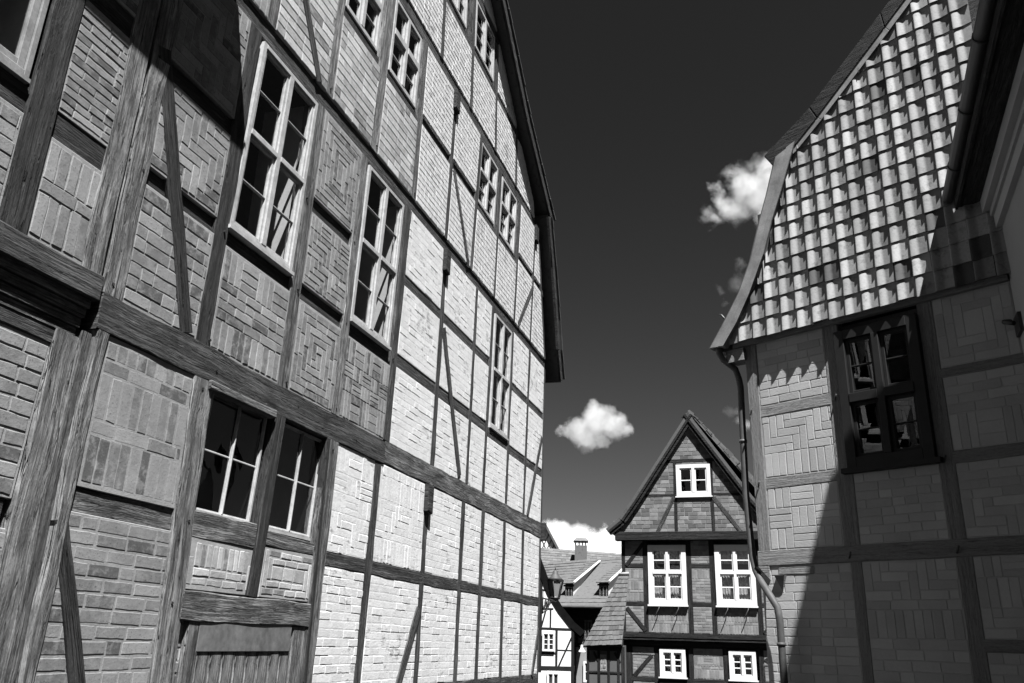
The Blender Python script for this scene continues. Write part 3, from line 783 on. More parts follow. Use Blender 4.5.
# backing of the gable and plate under the tiles
GR = [(-4.86, 4.90), (-1.2, 4.90), (1.5, 4.9), (1.0, 7.0), (-1.2, 9.15), (-2.45, 8.17), (-3.11, 7.63), (-3.80, 7.02), (-4.14, 6.14), (-4.24, 5.95), (-4.55, 5.28)]
b = MB(); b.prism(GR, -.055, .3, 0, .5, 0, True); b.build('gable_backing', 't_dark', Q)
b = MB(); b.box(-4.84, -2.0, -.05, .02, 4.82, 4.885, .5, 0, 0); b.build('drip_board', 'r_timber', Q)
def left_edge(z):
    P = [(-4.90, 4.85), (-4.70, 5.08), (-4.52, 5.37), (-4.29, 5.79), (-4.17, 6.15), (-4.04, 6.45), (-3.83, 7.0), (-3.52, 7.22), (-2.68, 7.94), (-1.2, 9.22)]
    for (a, za), (b_, zb) in zip(P, P[1:]):
        if za <= z <= zb: return a+(b_-a)*(z-za)/(zb-za)
    return P[0][0] if z < P[0][1] else P[-1][0]
tl = MB(); TW, TE = .1768, .2095
def tprof(t, H=.035, w=1.0):
    a, e = .07/w if w < 1 else .07, .48*w
    if t < .07: return H*sin(pi/2*t/.07)
    if t < e: return H*cos(pi/2*((t-.07)/(e-.07)))**1.1
    return .017*((t-e)/(1-e))**1.2
rows = int((9.1-4.86)/TE)
for rI in range(rows):
    zb = 4.865+rI*TE; zt = zb+TE+.05
    for cI in range(17):
        x0 = -4.90+cI*TW+rnd.uniform(-.004, .004)
        le = left_edge(zb+TE*.5)
        if x0+TW < le+.01 or x0 > -1.75: continue
        zj = zb+rnd.uniform(-.010, .010); yb = -.092-rnd.uniform(0, .006); yt = -.081; tn = rnd.random(); tk = .022; tw = rnd.uniform(-.009, .009)
        n = 24; top = []; bot = []; th_ = []
        for k in range(n+1):
            t = k/n; x = x0+t*TW*1.02; pr = tprof(t)
            if x < left_edge(zb+.05): x = min(left_edge(zb+.05), x0+TW)
            sag = -.016*pr/.035
            bot.append((x, yb-pr+tw*(t-.5), zj+sag)); top.append((x, yt-tprof(t, .030, .82)+.001, zt)); th_.append((x, yb-pr+tk+tw*(t-.5), zj+.002+sag))
        md = [((p[0]+q[0])/2, (p[1]+q[1])/2, (p[2]+q[2])/2) for p, q in zip(bot, top)]
        ib, im, it, ih, i2, s2 = tl.pts(bot), tl.pts(md), tl.pts(top), tl.pts(th_), tl.pts(bot), tl.pts([bot[0], md[0], top[0], th_[0]])
        for k in range(n):
            tl.face([ib[k], ib[k+1], im[k+1], im[k]], tn, None, 0, True); tl.face([im[k], im[k+1], it[k+1], it[k]], tn, None, 0, True)
            tl.face([ih[k], ih[k+1], i2[k+1], i2[k]], tn)
        tl.face(s2, tn)
tl.build('hung_tiles', 'tile', Q)
# verge boards: flared lower board, steeper-set upper board with a dark capping
lo = [(-5.07, 4.86), (-4.85, 5.15), (-4.66, 5.42), (-4.48, 5.78), (-4.33, 6.22), (-4.21, 6.53), (-4.07, 6.95)]
li = [(-4.90, 4.84), (-4.71, 5.08), (-4.53, 5.37), (-4.32, 5.79), (-4.19, 6.15), (-4.06, 6.45), (-3.83, 7.03)]
vb = MB()
for k in range(len(lo)-1):
    vb.prism([lo[k], li[k], li[k+1], lo[k+1]], -.15, -.05, 0, .5, 0, True)
    f = lambda a, b_, t: (a[0]+(b_[0]-a[0])*t, a[1]+(b_[1]-a[1])*t)
    vb.prism([f(lo[k], li[k], .62), f(lo[k], li[k], 1.06), f(lo[k+1], li[k+1], 1.06), f(lo[k+1], li[k+1], .62)], -.168, -.151, 0, .3, 0, True)
vb.build('verge_board', 'board_wood', Q)
uo = [(-4.22, 7.02), (-3.62, 7.40), (-2.72, 8.17), (-1.2, 9.48)]; um = [(-4.09, 6.80), (-3.55, 7.24), (-2.70, 7.98), (-1.2, 9.29)]; ui = [(-3.83, 6.93), (-3.50, 7.19), (-2.66, 7.91), (-1.2, 9.19)]
mb = MB()
for k in range(3): mb.prism([um[k], um[k+1], ui[k+1], ui[k]], -.125, -.05, .004, .5, 0, True)
mb.build('verge_board', 'board_wood', Q)
mb = MB()
for k in range(3): mb.prism([uo[k], uo[k+1], um[k+1], um[k]], -.135, 6.8, .01, .5, 0, True)
mb.build('roof', 't_black', Q)
mb = MB()
for k in range(len(lo)-1): mb.prism([(lo[k][0]-.03, lo[k][1]), (lo[k][0]+.03, lo[k][1]), (lo[k+1][0]+.03, lo[k+1][1]), (lo[k+1][0]-.03, lo[k+1][1])], -.13, 6.8, 0, rnd.random(), 0, True)
mb.prism([(-1.2, 9.2), (1.6, 7.0), (2.1, 4.9), (2.2, 4.95), (1.75, 7.1), (-1.2, 9.4)][:3]+[(1.7, 7.1), (-1.2, 9.35)], -.2, 6.8, 0, .5, 0, True)
mb.build('roof', 'roof_dark', Q)
hk = MB(); hk.tube([(-4.86, -.1, 5.14), (-4.93, -.1, 5.24), (-4.96, -.1, 5.25)], .012, 6); hk.build('snow_hook', 'iron', Q)
hk = MB(); hk.box(-4.38, -4.31, -.10, -.02, 6.24, 6.33); hk.build('snow_hook', 'iron', Q)
pp = MB()
pp.tube([(-4.99, .3, 4.93), (-5.0, -.12, 4.86)], .055, 10)
pp.tube([(-5.0, -.10, 4.90), (-4.985, -.10, 4.78), (-4.95, -.08, 4.70), (-4.87, .03, 4.60), (-4.86, .07, 4.50), (-4.85, .08, 4.40), (-4.87, .08, 3.2), (-4.84, .08, 2.55), (-4.80, .06, 2.40),
         (-4.70, -.02, 2.28), (-4.53, -.12, 2.10), (-4.475, -.13, 2.02), (-4.46, -.13, 1.9), (-4.465, -.13, -1.0)], .036, 12)
for z, x, y in ((3.78, -4.862, .08), (1.68, -4.462, -.13)): pp.tube([(x, y, z-.016), (x, y, z+.016)], .043, 12)
pp.build('downpipe', 'zinc', Q)
gb = MB(); gb.tube([(-4.97, -.1, 4.92), (-4.97, 6.8, 4.95)], .07, 10); gb.build('gutter', 'zinc', Q)
eb = MB(); eb.box(-4.92, -4.70, -.07, .1, 4.66, 4.80); eb.build('eave_block', 'r_timber', Q)

# ================================================================== THE PLASTERED HOUSE AT THE RIGHT EDGE
AB = 201.5; BB = (4.475, 6.925, 0)
P_ = thing('plastered_house', 'smooth plastered house at the right edge with a moulded cornice under its dark eave', 'house', AB, BB)
b = MB(); b.box(-.0, 12, 0, 7, -1.5, 5.32); b.build('wall', 'plaster', P_)
c_ = MB()
c_.prism([(0, 0)]*0 or [(0.0, 5.32), (12, 5.32), (12, 5.44), (0.0, 5.44)], -.05, .3, 0, .5, 0, True)
c_.prism([(0.0, 5.44), (12, 5.44), (12, 5.50), (0.0, 5.50)], -.075, .3, 0, .3, 0, True)
c_.prism([(0.0, 5.50), (12, 5.50), (12, 5.63), (0.0, 5.63)], -.13, .3, 0, .5, 0, True)
c_.build('cornice', 'plaster_band', P_)
e_ = MB(); e_.box(-.02, 12, -.31, .3, 5.632, 5.70, .5, 0, 0); e_.box(-.02, 12, -.335, -.31, 5.61, 5.78, .5, 0, 0); e_.build('eave', 't_dark', P_)
g_ = MB(); g_.tube([(-.05, -.37, 5.76), (4, -.37, 5.76), (12, -.37, 5.76)], .06, 12)
for k in range(12): g_.tube([(.55+k*.9, -.37, 5.76), (.58+k*.9, -.37, 5.76)], .066, 12)
g_.build('gutter', 'iron', P_)
u_ = MB(); u_.box(1.67, 12, .46, 7, 5.5, 8.85); u_.build('shadow_caster_storey', 'plaster', P_)  # unseen storey, added to cast the slanting shadow on the tile-hung house
r_ = MB(); r_.box(1.56, 12.2, .16, 7.2, 8.86, 9.0); r_.quad((0, -.32, 5.76), (12, -.32, 5.76), (12, .5, 6.6), (1.46, .5, 6.6)); r_.quad((0, -.32, 5.76), (1.46, .5, 6.6), (1.46, 7, 6.6), (0, 7, 5.76))  # top slab is unseen too, its edge placed to shape that shadow
i = r_.pts([(1.56, .16, 9.0), (12.2, .16, 9.0), (12.2, 3.6, 12), (5.0, 3.6, 12), (1.56, 7.2, 9.0), (12.2, 7.2, 9.0)])
r_.face([i[0], i[1], i[2], i[3]]); r_.face([i[4], i[5], i[2], i[3]]); r_.face([i[0], i[3], i[4]]); r_.face([i[1], i[2], i[5]]); r_.build('roof', 'roof_dark', P_)
k_ = MB(); k_.tube([(.02, -.06, 4.43), (.10, -.12, 4.40), (.16, -.06, 4.36)], .022, 8); k_.box(.0, .2, -.03, .02, 4.28, 4.45); k_.build('wall_hook', 'iron', P_)

# ================================================================== THE SMALL GABLED HOUSE AT THE END
AM = 108.19; BM = (4.3148, 20.7713, 0)
K = thing('gabled_house', 'small gabled half-timbered house with white framed windows at the end of the street', 'house', AM, BM)
MG = ['m_brick', 'm_mortar']; GG = ['gable_brick', 'gable_mortar']
def mt(name, a, b_, w, proud=.004, mat='t_black', depth=.1, y=None): return timber(K, name, a, b_, w, mat, proud, None, depth, .004)
# gable, proud of the storey below
GO = [(-1.62, 4.26), (2.0, 4.26), (.2, 6.97)]
def gp(u0, u1, z0, z1, s): panel(K, [(u0, z0), (u1, z0), (u1, z1), (u0, z1)], 'course', GG, s, bl=.21, bh=.10, joint=.01, y0=-.1, relief=.004, edge=.004, outline=GO)
for k, (a, b_) in enumerate(((-1.65, -.16), (-.16, .72), (.72, 2.1))):
    gp(a, b_, 4.27, 5.16, 30+k)
    if k != 1: gp(a, b_, 5.16, 6.04, 40+k)
gp(-.5, .9, 6.04, 7.0, 50); gp(-.16, .72, 5.0, 5.16, 51); gp(-.16, .72, 5.92, 6.05, 52)
mt('post', (-.165, 4.28), (-.15, 6.0), .09, .108); mt('post', (.715, 4.28), (.725, 6.0), .09, .108)
mt('rail', (-.6, 6.02), (1.0, 6.02), .10, .106, 't_black'); mt('rail', (-1.1, 5.17), (-.2, 5.17), .08, .106, 't_black'); mt('rail', (.75, 5.17), (1.5, 5.17), .08, .106, 't_black')
mt('brace', (-.62, 4.28), (-.2, 5.12), .10, .115, 't_mid'); mt('brace', (.76, 5.1), (1.35, 4.28), .10, .115, 't_mid')
mt('beam', (-1.66, 4.19), (2.02, 4.19), .20, .165)
window(K, -.125, .705, 5.14, 5.92, y=-.115, frame=.09, mull=.07, rows=(2,), mf='paint_clean', sash=.03, mu=.025, depth=.5, sill=(.03, .04, .03))
# upper storey
MP = [(-1.49, -1.49, .09), (-.96, -.96, .11), (.09, .09, .12), (.63, .63, .12), (1.66, 1.66, .12), (2.25, 2.25, .1)]
for a, b_, w in MP: mt('post', (a, 1.95), (b_, 4.1), w, .006, 't_black')
MR = {0: [(2.56, 2.66), (3.44, 3.54)], 1: [(2.55, 2.6)], 2: [(2.56, 2.66), (3.44, 3.54)], 3: [(2.55, 2.6)], 4: [(2.56, 2.66)]}
for i in (0, 2, 4):
    for a, b_ in MR[i]: mt('rail', (MP[i][0], (a+b_)/2), (MP[i+1][0], (a+b_)/2), .10, .004)
for i in (1, 3): mt('rail', (MP[i][0], 2.575), (MP[i+1][0], 2.575), .05, .004)
cells_of(K, MP, 1.96, 4.1, MR, skip={(1, 1), (3, 1)}, mats=lambda i, k: MG, seed0=700, bl=.2, bh=.065, joint=.008, relief=.003, edge=.01,
         pats={(i, k): dict(pat=p) for (i, k), p in {(0, 0): 'course', (1, 0): 'soldier', (3, 0): 'soldier', (0, 1): 'soldier', (2, 1): 'mix', (2, 0): 'course', (2, 2): 'course'}.items()})
mt('brace', (-1.42, 3.50), (-1.0, 4.02), .09, .016, 't_black'); mt('brace', (-1.42, 2.52), (-.98, 2.0), .09, .016, 't_black'); mt('brace', (1.72, 2.0), (2.2, 2.5), .09, .016, 't_black')
for u0 in (-.885, .70):
    window(K, u0, u0+.91, 2.60, 3.985, y=-.03, frame=.11, mull=.06, transom=3.34, rows=(2, 2), mf='paint_clean', sash=.03, mu=.028, depth=.6, trw=.07,
           sill=(.02, .06, .04), curtain=[(u0+.10, u0+.44, 2.7, 3.3), (u0+.48, u0+.82, 2.7, 3.3), (u0+.1, u0+.82, 3.55, 3.9)])
    for q in (.24, .70):
        hb = MB(); hb.tube([(u0+q, -.04, 2.60), (u0+q+.01, -.10, 2.52), (u0+q-.05, -.13, 2.40), (u0+q-.09, -.13, 2.32)], .011, 6); hb.build('flower_box_bracket', 'iron', K)
# moulded jetty and ground floor
jm = MB(); jm.box(-1.55, 2.5, -.01, .5, 1.86, 1.965, .5, 0, 0); jm.box(-1.54, 2.5, .015, .5, 1.78, 1.855, .5, 0, 0); jm.box(-1.53, 2.5, -.03, .02, 1.80, 1.83, .5, 0, 0); jm.box(-1.52, 2.5, .045, .5, 1.68, 1.775, .5, 0, 0)
jm.build('jetty_moulding', 't_black', K)
def mg(name, a, b_, w, mat='t_black'): return timber(K, name, a, b_, w, mat, -.095, None, .4, .004)
mg('post', (-1.43, -1.6), (-1.43, 1.72), .2)
for u in (-.76, .05, .82, 1.62, 2.35): mg('post', (u, -1.6), (u, 1.72), .11)
mg('beam', (-1.5, 1.70), (2.5, 1.70), .12); mg('rail', (-1.4, .93), (2.4, .93), .1); mg('rail', (-1.35, 1.50), (-.80, 1.50), .07, 't_light'); mg('brace', (-1.28, 1.0), (-.86, 1.46), .10); mg('brace', (1.7, 1.46), (2.1, 1.0), .1); mg('rail', (1.65, 1.33), (2.4, 1.33), .07, 't_light')
for a, b_, z0, z1, pt in ((-1.32, -.8, .98, 1.66, 'course'), (.1, .77, .98, 1.66, 'mix'), (1.67, 2.4, .98, 1.66, 'course'), (-1.32, -.8, -1.5, .89, 'course'), (-.71, 0, -1.5, .89, 'course'), (.1, .77, -1.5, .89, 'course'), (.87, 1.57, -1.5, .89, 'course')):
    panel(K, [(a, z0), (b_, z0), (b_, z1), (a, z1)], pt, MG, rnd.randint(0, 999), bl=.2, bh=.065, y0=.105, relief=.003, joint=.008)
for u0 in (-.68, .90):
    window(K, u0, u0+.60, 1.0, 1.62, y=.075, frame=.09, mull=.06, rows=(3,), mf='paint_clean', sash=.025, mu=.025, depth=.5, sill=(.03, .05, .03), proud=.02)
b = MB(); b.box(-1.45, 2.4, .75, 6, -1.6, 4.3); b.box(-1.5, -1.42, .05, .8, 1.7, 4.3); b.box(-1.40, 2.4, .36, .8, -1.6, -1.5); b.prism([(-1.5, 4.25), (2.0, 4.25), (.25, 6.85)], .55, 6, 0, .5, 0, True); b.build('wall', 'm_brick', K)
kr = [(-1.88, 4.36), (-1.55, 4.62), (-1.2, 5.10), (-.5, 6.14), (.235, 7.23), (.97, 6.14), (1.67, 5.10), (2.05, 4.62), (2.4, 4.36)]
rf = MB(); vb = MB()
for i in range(len(kr)-1):
    a, c = kr[i], kr[i+1]; dx, dz = c[0]-a[0], c[1]-a[1]; L_ = sqrt(dx*dx+dz*dz); nx, nz = dz/L_, -dx/L_
    if nz > 0: nx, nz = -nx, -nz
    rf.prism([a, c, (c[0]+nx*.07, c[1]+nz*.07), (a[0]+nx*.07, a[1]+nz*.07)], -.21, 6.2, 0, .5, 0, True)
    vb.prism([(a[0]+nx*.075, a[1]+nz*.075), (c[0]+nx*.075, c[1]+nz*.075), (c[0]+nx*.2, c[1]+nz*.2), (a[0]+nx*.2, a[1]+nz*.2)], -.20, -.17, .004, .5, 0, True)
    vb.prism([(a[0]+nx*.075, a[1]+nz*.075), (c[0]+nx*.075, c[1]+nz*.075), (c[0]+nx*.13, c[1]+nz*.13), (a[0]+nx*.13, a[1]+nz*.13)], -.23, -.20, .004, .5, 0, True)
rf.build('roof', 'a_tile', K); vb.build('verge_board', 't_black', K)
ts = MB()   # tiled slope seen past the right-hand verge
tiled(ts, (2.42, -.19, 4.42), (2.95, 6.2, 5.0), (.30, 6.2, 7.36), (.26, -.19, 7.31), 22, 34, .05, 5)
for k in range(16):   # tile ends along the right-hand verge
    t0, t1 = k/16, (k+1.04)/16
    q = lambda t, o: (.24+2.18*t+o*.79, 7.27-2.85*t+o*.61)
    e = rnd.uniform(-.012, .012); w0, w1 = .05+.17*t0+e, .05+.17*t1+e
    ts.prism([q(t0, -.01), q(t1, -.01), q(t1, w1), q(t0, w0)], -.175-rnd.uniform(0, .02), 5.8, .004, rnd.random(), 0, True)
ts.build('roof_tiles', 'd_tile', K)
ts = MB(); tiled(ts, (.22, -.30, 7.30), (.22, 6.2, 7.30), (.22, 6.2, 7.3), (.22, -.3, 7.3), 1, 1) if 0 else None

# ================================================================== LOW ANNEX WITH A STEEP TILED ROOF
AN = thing('annex', 'low annex with a steep tiled roof and grey timber-framed wall, tucked against the end house', 'annex', 108.19, (2.29, 20.172, 0))
def at_(name, a, b_, w, mat='t_black', proud=.006): return timber(AN, name, a, b_, w, mat, proud, None, .08, .003)
b = MB(); b.box(-.36, .445, .01, .3, -1.8, 1.66); b.build('wall', 'plaster_dim', AN)
for u in (-.37, -.12, .10, .32, .42): at_('post', (u, -1.6), (u, 1.6), .06)
at_('rail', (-.38, 1.08), (.44, 1.08), .05); at_('beam', (-.40, 1.58), (.45, 1.58), .09)
for u in (-.12, .36): at_('brace', (u, 1.3), (u-.12, 1.5), .05)
for u in (-.02,): 
    panel(AN, [(u-.07, 1.10), (u+.07, 1.10), (u+.07, 1.45), (u-.07, 1.45)], 'mix', ['brick', 'mortar'], 9, bl=.1, bh=.04, y0=-.005)
E0, E1, R1, R0 = (-.45, -.12, 1.63), (.43, -.12, 1.68), (.45, .80, 3.26), (.24, .80, 3.26)
ts = MB(); tiled(ts, E0, E1, R1, R0, 15, 10, .018, 3); tiled(ts, (-.30, 3, 1.63), E0, R0, (.3, 2, 3.26), 15, 20, .018, 4)
ts.quad(*[(x, y+.01, z-.02) for x, y, z in (E0, E1, R1, R0)]); ts.quad((-.3, 3, 1.6), (-.45, -.11, 1.61), (.24, .8, 3.24), (.3, 2, 3.24)); ts.quad((-.45, -.12, 1.62), (.43, -.12, 1.66), (.43, .3, 1.66), (-.45, .3, 1.62))
ts.build('roof', 'a_tile', AN)
rg = MB(); rg.tube([(.20, .79, 3.26), (.46, .79, 3.28)], .04, 8); rg.build('ridge_cap', 'plaster_grey', AN)

# ================================================================== WIDE HOUSE WITH THE PALE ROOF AND DORMERS
DH = thing('dormer_house', 'dark timber house with a broad pale tiled roof carrying two small dormers', 'house', 112, (2.719, 31.402, 0))
b = MB(); b.box(-2.5, 2.5, .05, 6, 1.62, 2.95); b.build('wall', 'paint_dark', DH)
b = MB(); b.box(-.12, 2.5, -.03, 6, -2.5, 1.58); b.box(-2.5, -.12, .1, 6, -2.5, 1.62, .3); b.build('plaster_wall', 'plaster_grey', DH)
for u in (-.43, -.11, .15, .47, .8): timber(DH, 'post', (u, 1.6), (u, 2.9), .07, 't_black', .0, None, .1, .003)
timber(DH, 'rail', (-.6, 2.0), (1, 2.0), .07, 't_black', .0); timber(DH, 'beam', (-2, 2.85), (2.5, 2.85), .14, 't_black', .02); timber(DH, 'beam', (-.3, 1.64), (2.5, 1.64), .1, 't_black', .02)
panel(DH, [(-.4, 1.72), (.5, 1.72), (.5, 2.2), (-.4, 2.2)], 'course', ['m_brick', 'm_mortar'], 3, y0=.03)
window(DH, .17, .45, 1.83, 2.50, y=-.02, frame=.05, mull=.03, rows=(2,), mf='t_grey', sash=.015, mu=.02, depth=.3, glass='pane_dark')
window(DH, .15, .46, .45, 1.12, y=-.09, frame=.06, mull=.03, rows=(2,), mf='paint_clean', sash=.015, mu=.02, depth=.3, glass='pane_dark')
E0, E1, R1, R0 = (-2.2, -.25, 2.93), (2.4, -.25, 2.96), (2.0, 4.6, 5.24), (-3.0, 4.6, 4.90)
E0 = (-1.55, -.25, 2.93)
ts = MB(); tiled(ts, E0, E1, R1, R0, 15, 24, .028, 7, 0, .002); ts.quad(E0, E1, R1, R0); ts.quad(E0, E1, (2.4, .3, 2.9), (-1.55, .3, 2.88)); ts.quad(R0, R1, (2.0, 8, 3), (-3, 8, 3))
ts.build('roof', 'd_tile', DH)
def dslope(y): return 2.95+(y+.25)*.45
for q, (u0, u1, zt) in enumerate(((-.76, -.46, 3.72), (.53, .87, 3.76))):
    yb = .6; zb = dslope(yb)-.05
    dm = MB(); dm.box(u0, u1, yb, yb+.3, zb-.1, zt); dormer = dm.build('dormer', 'paint_dark', DH)
    fr = MB(); fr.box(u0-.05, u1+.05, yb-.04, yb-.001, zt-.05, zt+.01); fr.build('dormer_lintel', 't_black', dormer)
    f_ = MB()
    for a, b_, c, d_ in ((u0+.03, u1-.03, zb+.03, zb+.06), (u0+.03, u1-.03, zt-.09, zt-.06), (u0+.03, u0+.06, zb+.06, zt-.09), (u1-.06, u1-.03, zb+.06, zt-.09), ((u0+u1)/2-.015, (u0+u1)/2+.015, zb+.06, zt-.09)): f_.box(a, b_, yb-.03, yb-.002, c, d_)
    f_.build('dormer_frame', 't_light', dormer)
    g_ = MB(); g_.box(u0+.06, u1-.06, yb-.012, yb-.003, zb+.06, zt-.09); g_.build('pane', 'pane_dark', dormer)
    zr = zt+.06; ye = 4.0; zE = dslope(ye)+.02
    t_ = MB(); tiled(t_, (u0-.08, yb-.10, zr), (u1+.06, yb-.10, zr), (u1+.06, ye, zE), (u0-.08, ye, zE), 10, 3, .015, 20+q)
    t_.quad((u0-.08, yb-.10, zr-.02), (u1+.06, yb-.10, zr-.02), (u1+.06, ye, zE-.02), (u0-.08, ye, zE-.02)); t_.build('dormer_roof', 'd_tile', dormer)
    v_ = MB(); v_.quad((u1+.01, yb, zb), (u1+.01, yb, zt+.03), (u1+.01, ye, zE-.03), (u1+.01, ye-.3, dslope(ye-.3))); v_.quad((u0, yb, zb), (u0, yb, zt+.03), (u0, ye, zE-.03), (u0, ye-.3, dslope(ye-.3))); v_.build('dormer_cheek', 'plaster_white', dormer)
    e_ = MB(); e_.tube([(u1+.07, yb-.11, zr+.02), (u1+.07, ye, zE+.02)], .045, 6); e_.build('dormer_edging', 'plaster_white', dormer)
gu = MB(); gu.tube([(-1.5, -.3, 2.90), (2.4, -.3, 2.94)], .05, 8); gu.build('gutter', 'zinc', DH)

# ================================================================== WHITE TIMBER HOUSE
WH = thing('timber_framed_house', 'narrow white half-timbered gable house half hidden behind the tall left house, below the street lantern', 'house', 95, (1.635, 25.446, 0))
def wt(name, a, b_, w, mat='paint_dark'): return timber(WH, name, a, b_, w, mat, .008, None, .1, .003)
b = MB(); b.box(-3.0, .36, .0, 6, -2.2, 2.04); b.prism([(-3.0, 2.04), (.36, 2.04), (-.12, 2.78), (-.55, 3.6), (-.95, 4.6), (-1.4, 5.1), (-3, 3)], 0, 6, 0, .5, 0, True); b.build('wall', 'plaster_white', WH)
wt('post', (-.28, 2.08), (-.28, 2.62), .05); wt('post', (-.10, .95), (-.10, 2.06), .07); wt('post', (.36, .5), (.36, 2.06), .09); wt('post', (-.56, .9), (-.56, 3.6), .08); wt('post', (-1.2, -1), (-1.2, 4.4), .08)
wt('beam', (-1.6, 2.07), (.42, 2.05), .07); wt('beam', (-1.6, .99), (.42, 1.01), .12); wt('rail', (-.56, 1.40), (-.1, 1.40), .06); wt('rail', (-.1, 1.49), (.36, 1.49), .04); wt('rail', (-.56, 2.60), (-.2, 2.60), .05); wt('rail', (-.56, 3.12), (-.35, 3.12), .06)
wt('brace', (-.04, 1.04), (.34, 1.86), .05); wt('brace', (-.53, 2.12), (-.33, 2.9), .05)
window(WH, -.50, -.15, 1.45, 1.95, glass='pane_dark', y=-.055, frame=.04, mull=.03, rows=(3,), mf='paint_clean', sash=.015, mu=.02, depth=.3)
window(WH, -.36, .0, .3, .90, glass='pane_dark', y=-.055, frame=.05, mull=.03, rows=(2,), mf='paint_clean', sash=.015, mu=.02, depth=.3)
rl = [(-1.4, 5.2), (-.95, 4.66), (-.58, 3.72), (-.30, 3.10), (.02, 2.62), (.36, 2.22), (.66, 1.98)]
rf = MB()
for i in range(len(rl)-1):
    a, c = rl[i], rl[i+1]; rf.prism([(a[0]-.08, a[1]-.10), (c[0]-.08, c[1]-.10), (c[0]+.05, c[1]+.04), (a[0]+.05, a[1]+.04)], -.03, 6, 0, .5, 0, True)
rf.prism([(-1.4, 5.2), (-1.4, 5.05), (-3.2, 2.6), (-3.3, 2.7)], -.03, 6, 0, .5, 0, True)
rf.build('roof', 'dark', WH)

# ================================================================== BACK ROOF WITH CHIMNEY, AND THE LATTICED GABLE BEHIND IT
BK = thing('chimney_house', 'house behind with a plain tiled roof and a square capped chimney, under the white cloud', 'house', 95, (3.716, 43.002, 0))
b = MB(); b.box(-4, 5, .1, 6, -3, 4.2); b.build('wall', 'plaster_grey', BK)
ts = MB(); e0, e1, r1, r0 = (-4, -.2, 4.2), (5, -.2, 4.2), (5.2, 3, 6.16), (-4.1, 3, 6.62)
tiled(ts, e0, e1, r1, r0, 16, 40, .02, 8); ts.quad(e0, e1, r1, r0); ts.quad(r0, r1, (5, 6, 4), (-4, 6, 4)); ts.build('roof', 'e_tile', BK)
ch = MB(); ch.box(-.27, .36, 1.4, 2.2, 5.0, 6.52); chm = ch.build('chimney', 'e_tile', BK)
for q in range(4):
    pq = MB(); px = (-.24, -.05, .12, .29)[q]; pq.box(px-.03, px+.035, 1.42, 2.18, 6.52, 6.74); pq.build('chimney_pillar', 'e_tile', chm)
cp = MB(); i = cp.pts([(-.34, 1.3, 6.74), (.43, 1.3, 6.74), (.43, 2.3, 6.74), (-.34, 2.3, 6.74), (-.2, 1.8, 6.95), (.3, 1.8, 6.95)])
cp.face([i[0], i[1], i[5], i[4]]); cp.face([i[1], i[2], i[5]]); cp.face([i[2], i[3], i[4], i[5]]); cp.face([i[3], i[0], i[4]]); cp.face([i[3], i[2], i[1], i[0]]); cp.build('chimney_cap', 'sheet', chm)
LG = thing('lattice_gable_house', 'distant gable filled with a white diamond lattice, peeping out beside the tall left house', 'house', 95, (2.448, 51.013, 0))
b = MB(); b.box(-1.6, 1.2, .05, 5, -3, 7.0); b.prism([(-1.1, 6.9), (.72, 6.9), (-.03, 8.15)], 0, 5, 0, .5, 0, True); b.build('wall', 'plaster_white', LG)
def lt(a, b_, w): return timber(LG, 'lattice_bar', a, b_, w, 'paint_dark', .02, None, .06, .001)
for k in range(5):
    o_ = -.6+k*.3
    a = (o_, 6.95); 
    t = ((.70-o_)*1.66+ (6.95-6.95))/ (2.2+1.66); lt(a, (o_+min(t, 1.2), 6.95+2.2*min(t, 1.2)*.98), .055)
    o2 = .55-k*.3; t = ((o2+.76)*1.66)/(2.2+1.66); lt((o2, 6.95), (o2-min(t, 1.2), 6.95+2.2*min(t, 1.2)*.98), .055)
rf = MB()
rf.prism([(-1.25, 6.6), (-1.12, 6.55), (-.03, 8.12), (-.03, 8.36)], -.2, 5, 0, .5, 0, True); rf.prism([(.95, 6.6), (.82, 6.55), (-.03, 8.12), (-.03, 8.36)], -.2, 5, 0, .5, 0, True); rf.build('roof', 'roof_dark', LG)

# ================================================================== LAMPS
LB = Vector(BL); tL = Vector((sin(radians(AL)), cos(radians(AL)), 0)); nL = Vector((cos(radians(AL)), -sin(radians(AL)), 0))
lp = LB+tL*15.75+nL*.02
SL = thing('street_lantern', 'hexagonal street lantern on a scrolled iron bracket beside the tall house corner', 'lantern', AL, (lp.x, lp.y, 0))
mb = MB(); mb.lathe([(.085, 2.45), (.15, 2.73)], (0, 0, 0), 6, .5, 0, False); mb.build('glass_body', 'lamp_glass', SL)
mb = MB()
for k in range(6):
    a = 2*pi*k/6; mb.tube([(.088*cos(a), .088*sin(a), 2.44), (.154*cos(a), .154*sin(a), 2.74)], .010, 6)
mb.lathe([(.03, 2.38), (.095, 2.42), (.095, 2.45), (.03, 2.455)], (0, 0, 0), 12); mb.lathe([(.165, 2.725), (.17, 2.75), (.10, 2.755)], (0, 0, 0), 6, .5, 0, False); mb.build('frame', 'iron', SL)
mb = MB(); mb.lathe([(.16, 2.752), (.10, 2.80), (.055, 2.87), (.045, 2.91), (.02, 2.93)], (0, 0, 0), 12); mb.build('cap', 'zinc', SL)
mb = MB(); mb.tube([(0, 0, 2.9), (0, 0, 3.02)], [.016, .003], 6); mb.build('finial', 'iron', SL)
mb = MB(); mb.tube([(-.90, 0, 2.38), (.1, 0, 2.38)], .014, 6); mb.tube([(-.88, 0, 2.12), (-.88, 0, 2.5)], .014, 6); mb.tube([(-.86, 0, 2.14), (-.55, 0, 2.2), (-.3, 0, 2.37)], .012, 6)
for cx, cz, rr in ((-.68, 2.30, .07), (-.50, 2.29, .055), (-.36, 2.33, .04), (-.77, 2.22, .05)):
    mb.tube([(cx+rr*(1-k/22)*cos(k*.75), 0, cz+rr*(1-k/22)*sin(k*.75)) for k in range(16)], .009, 5)
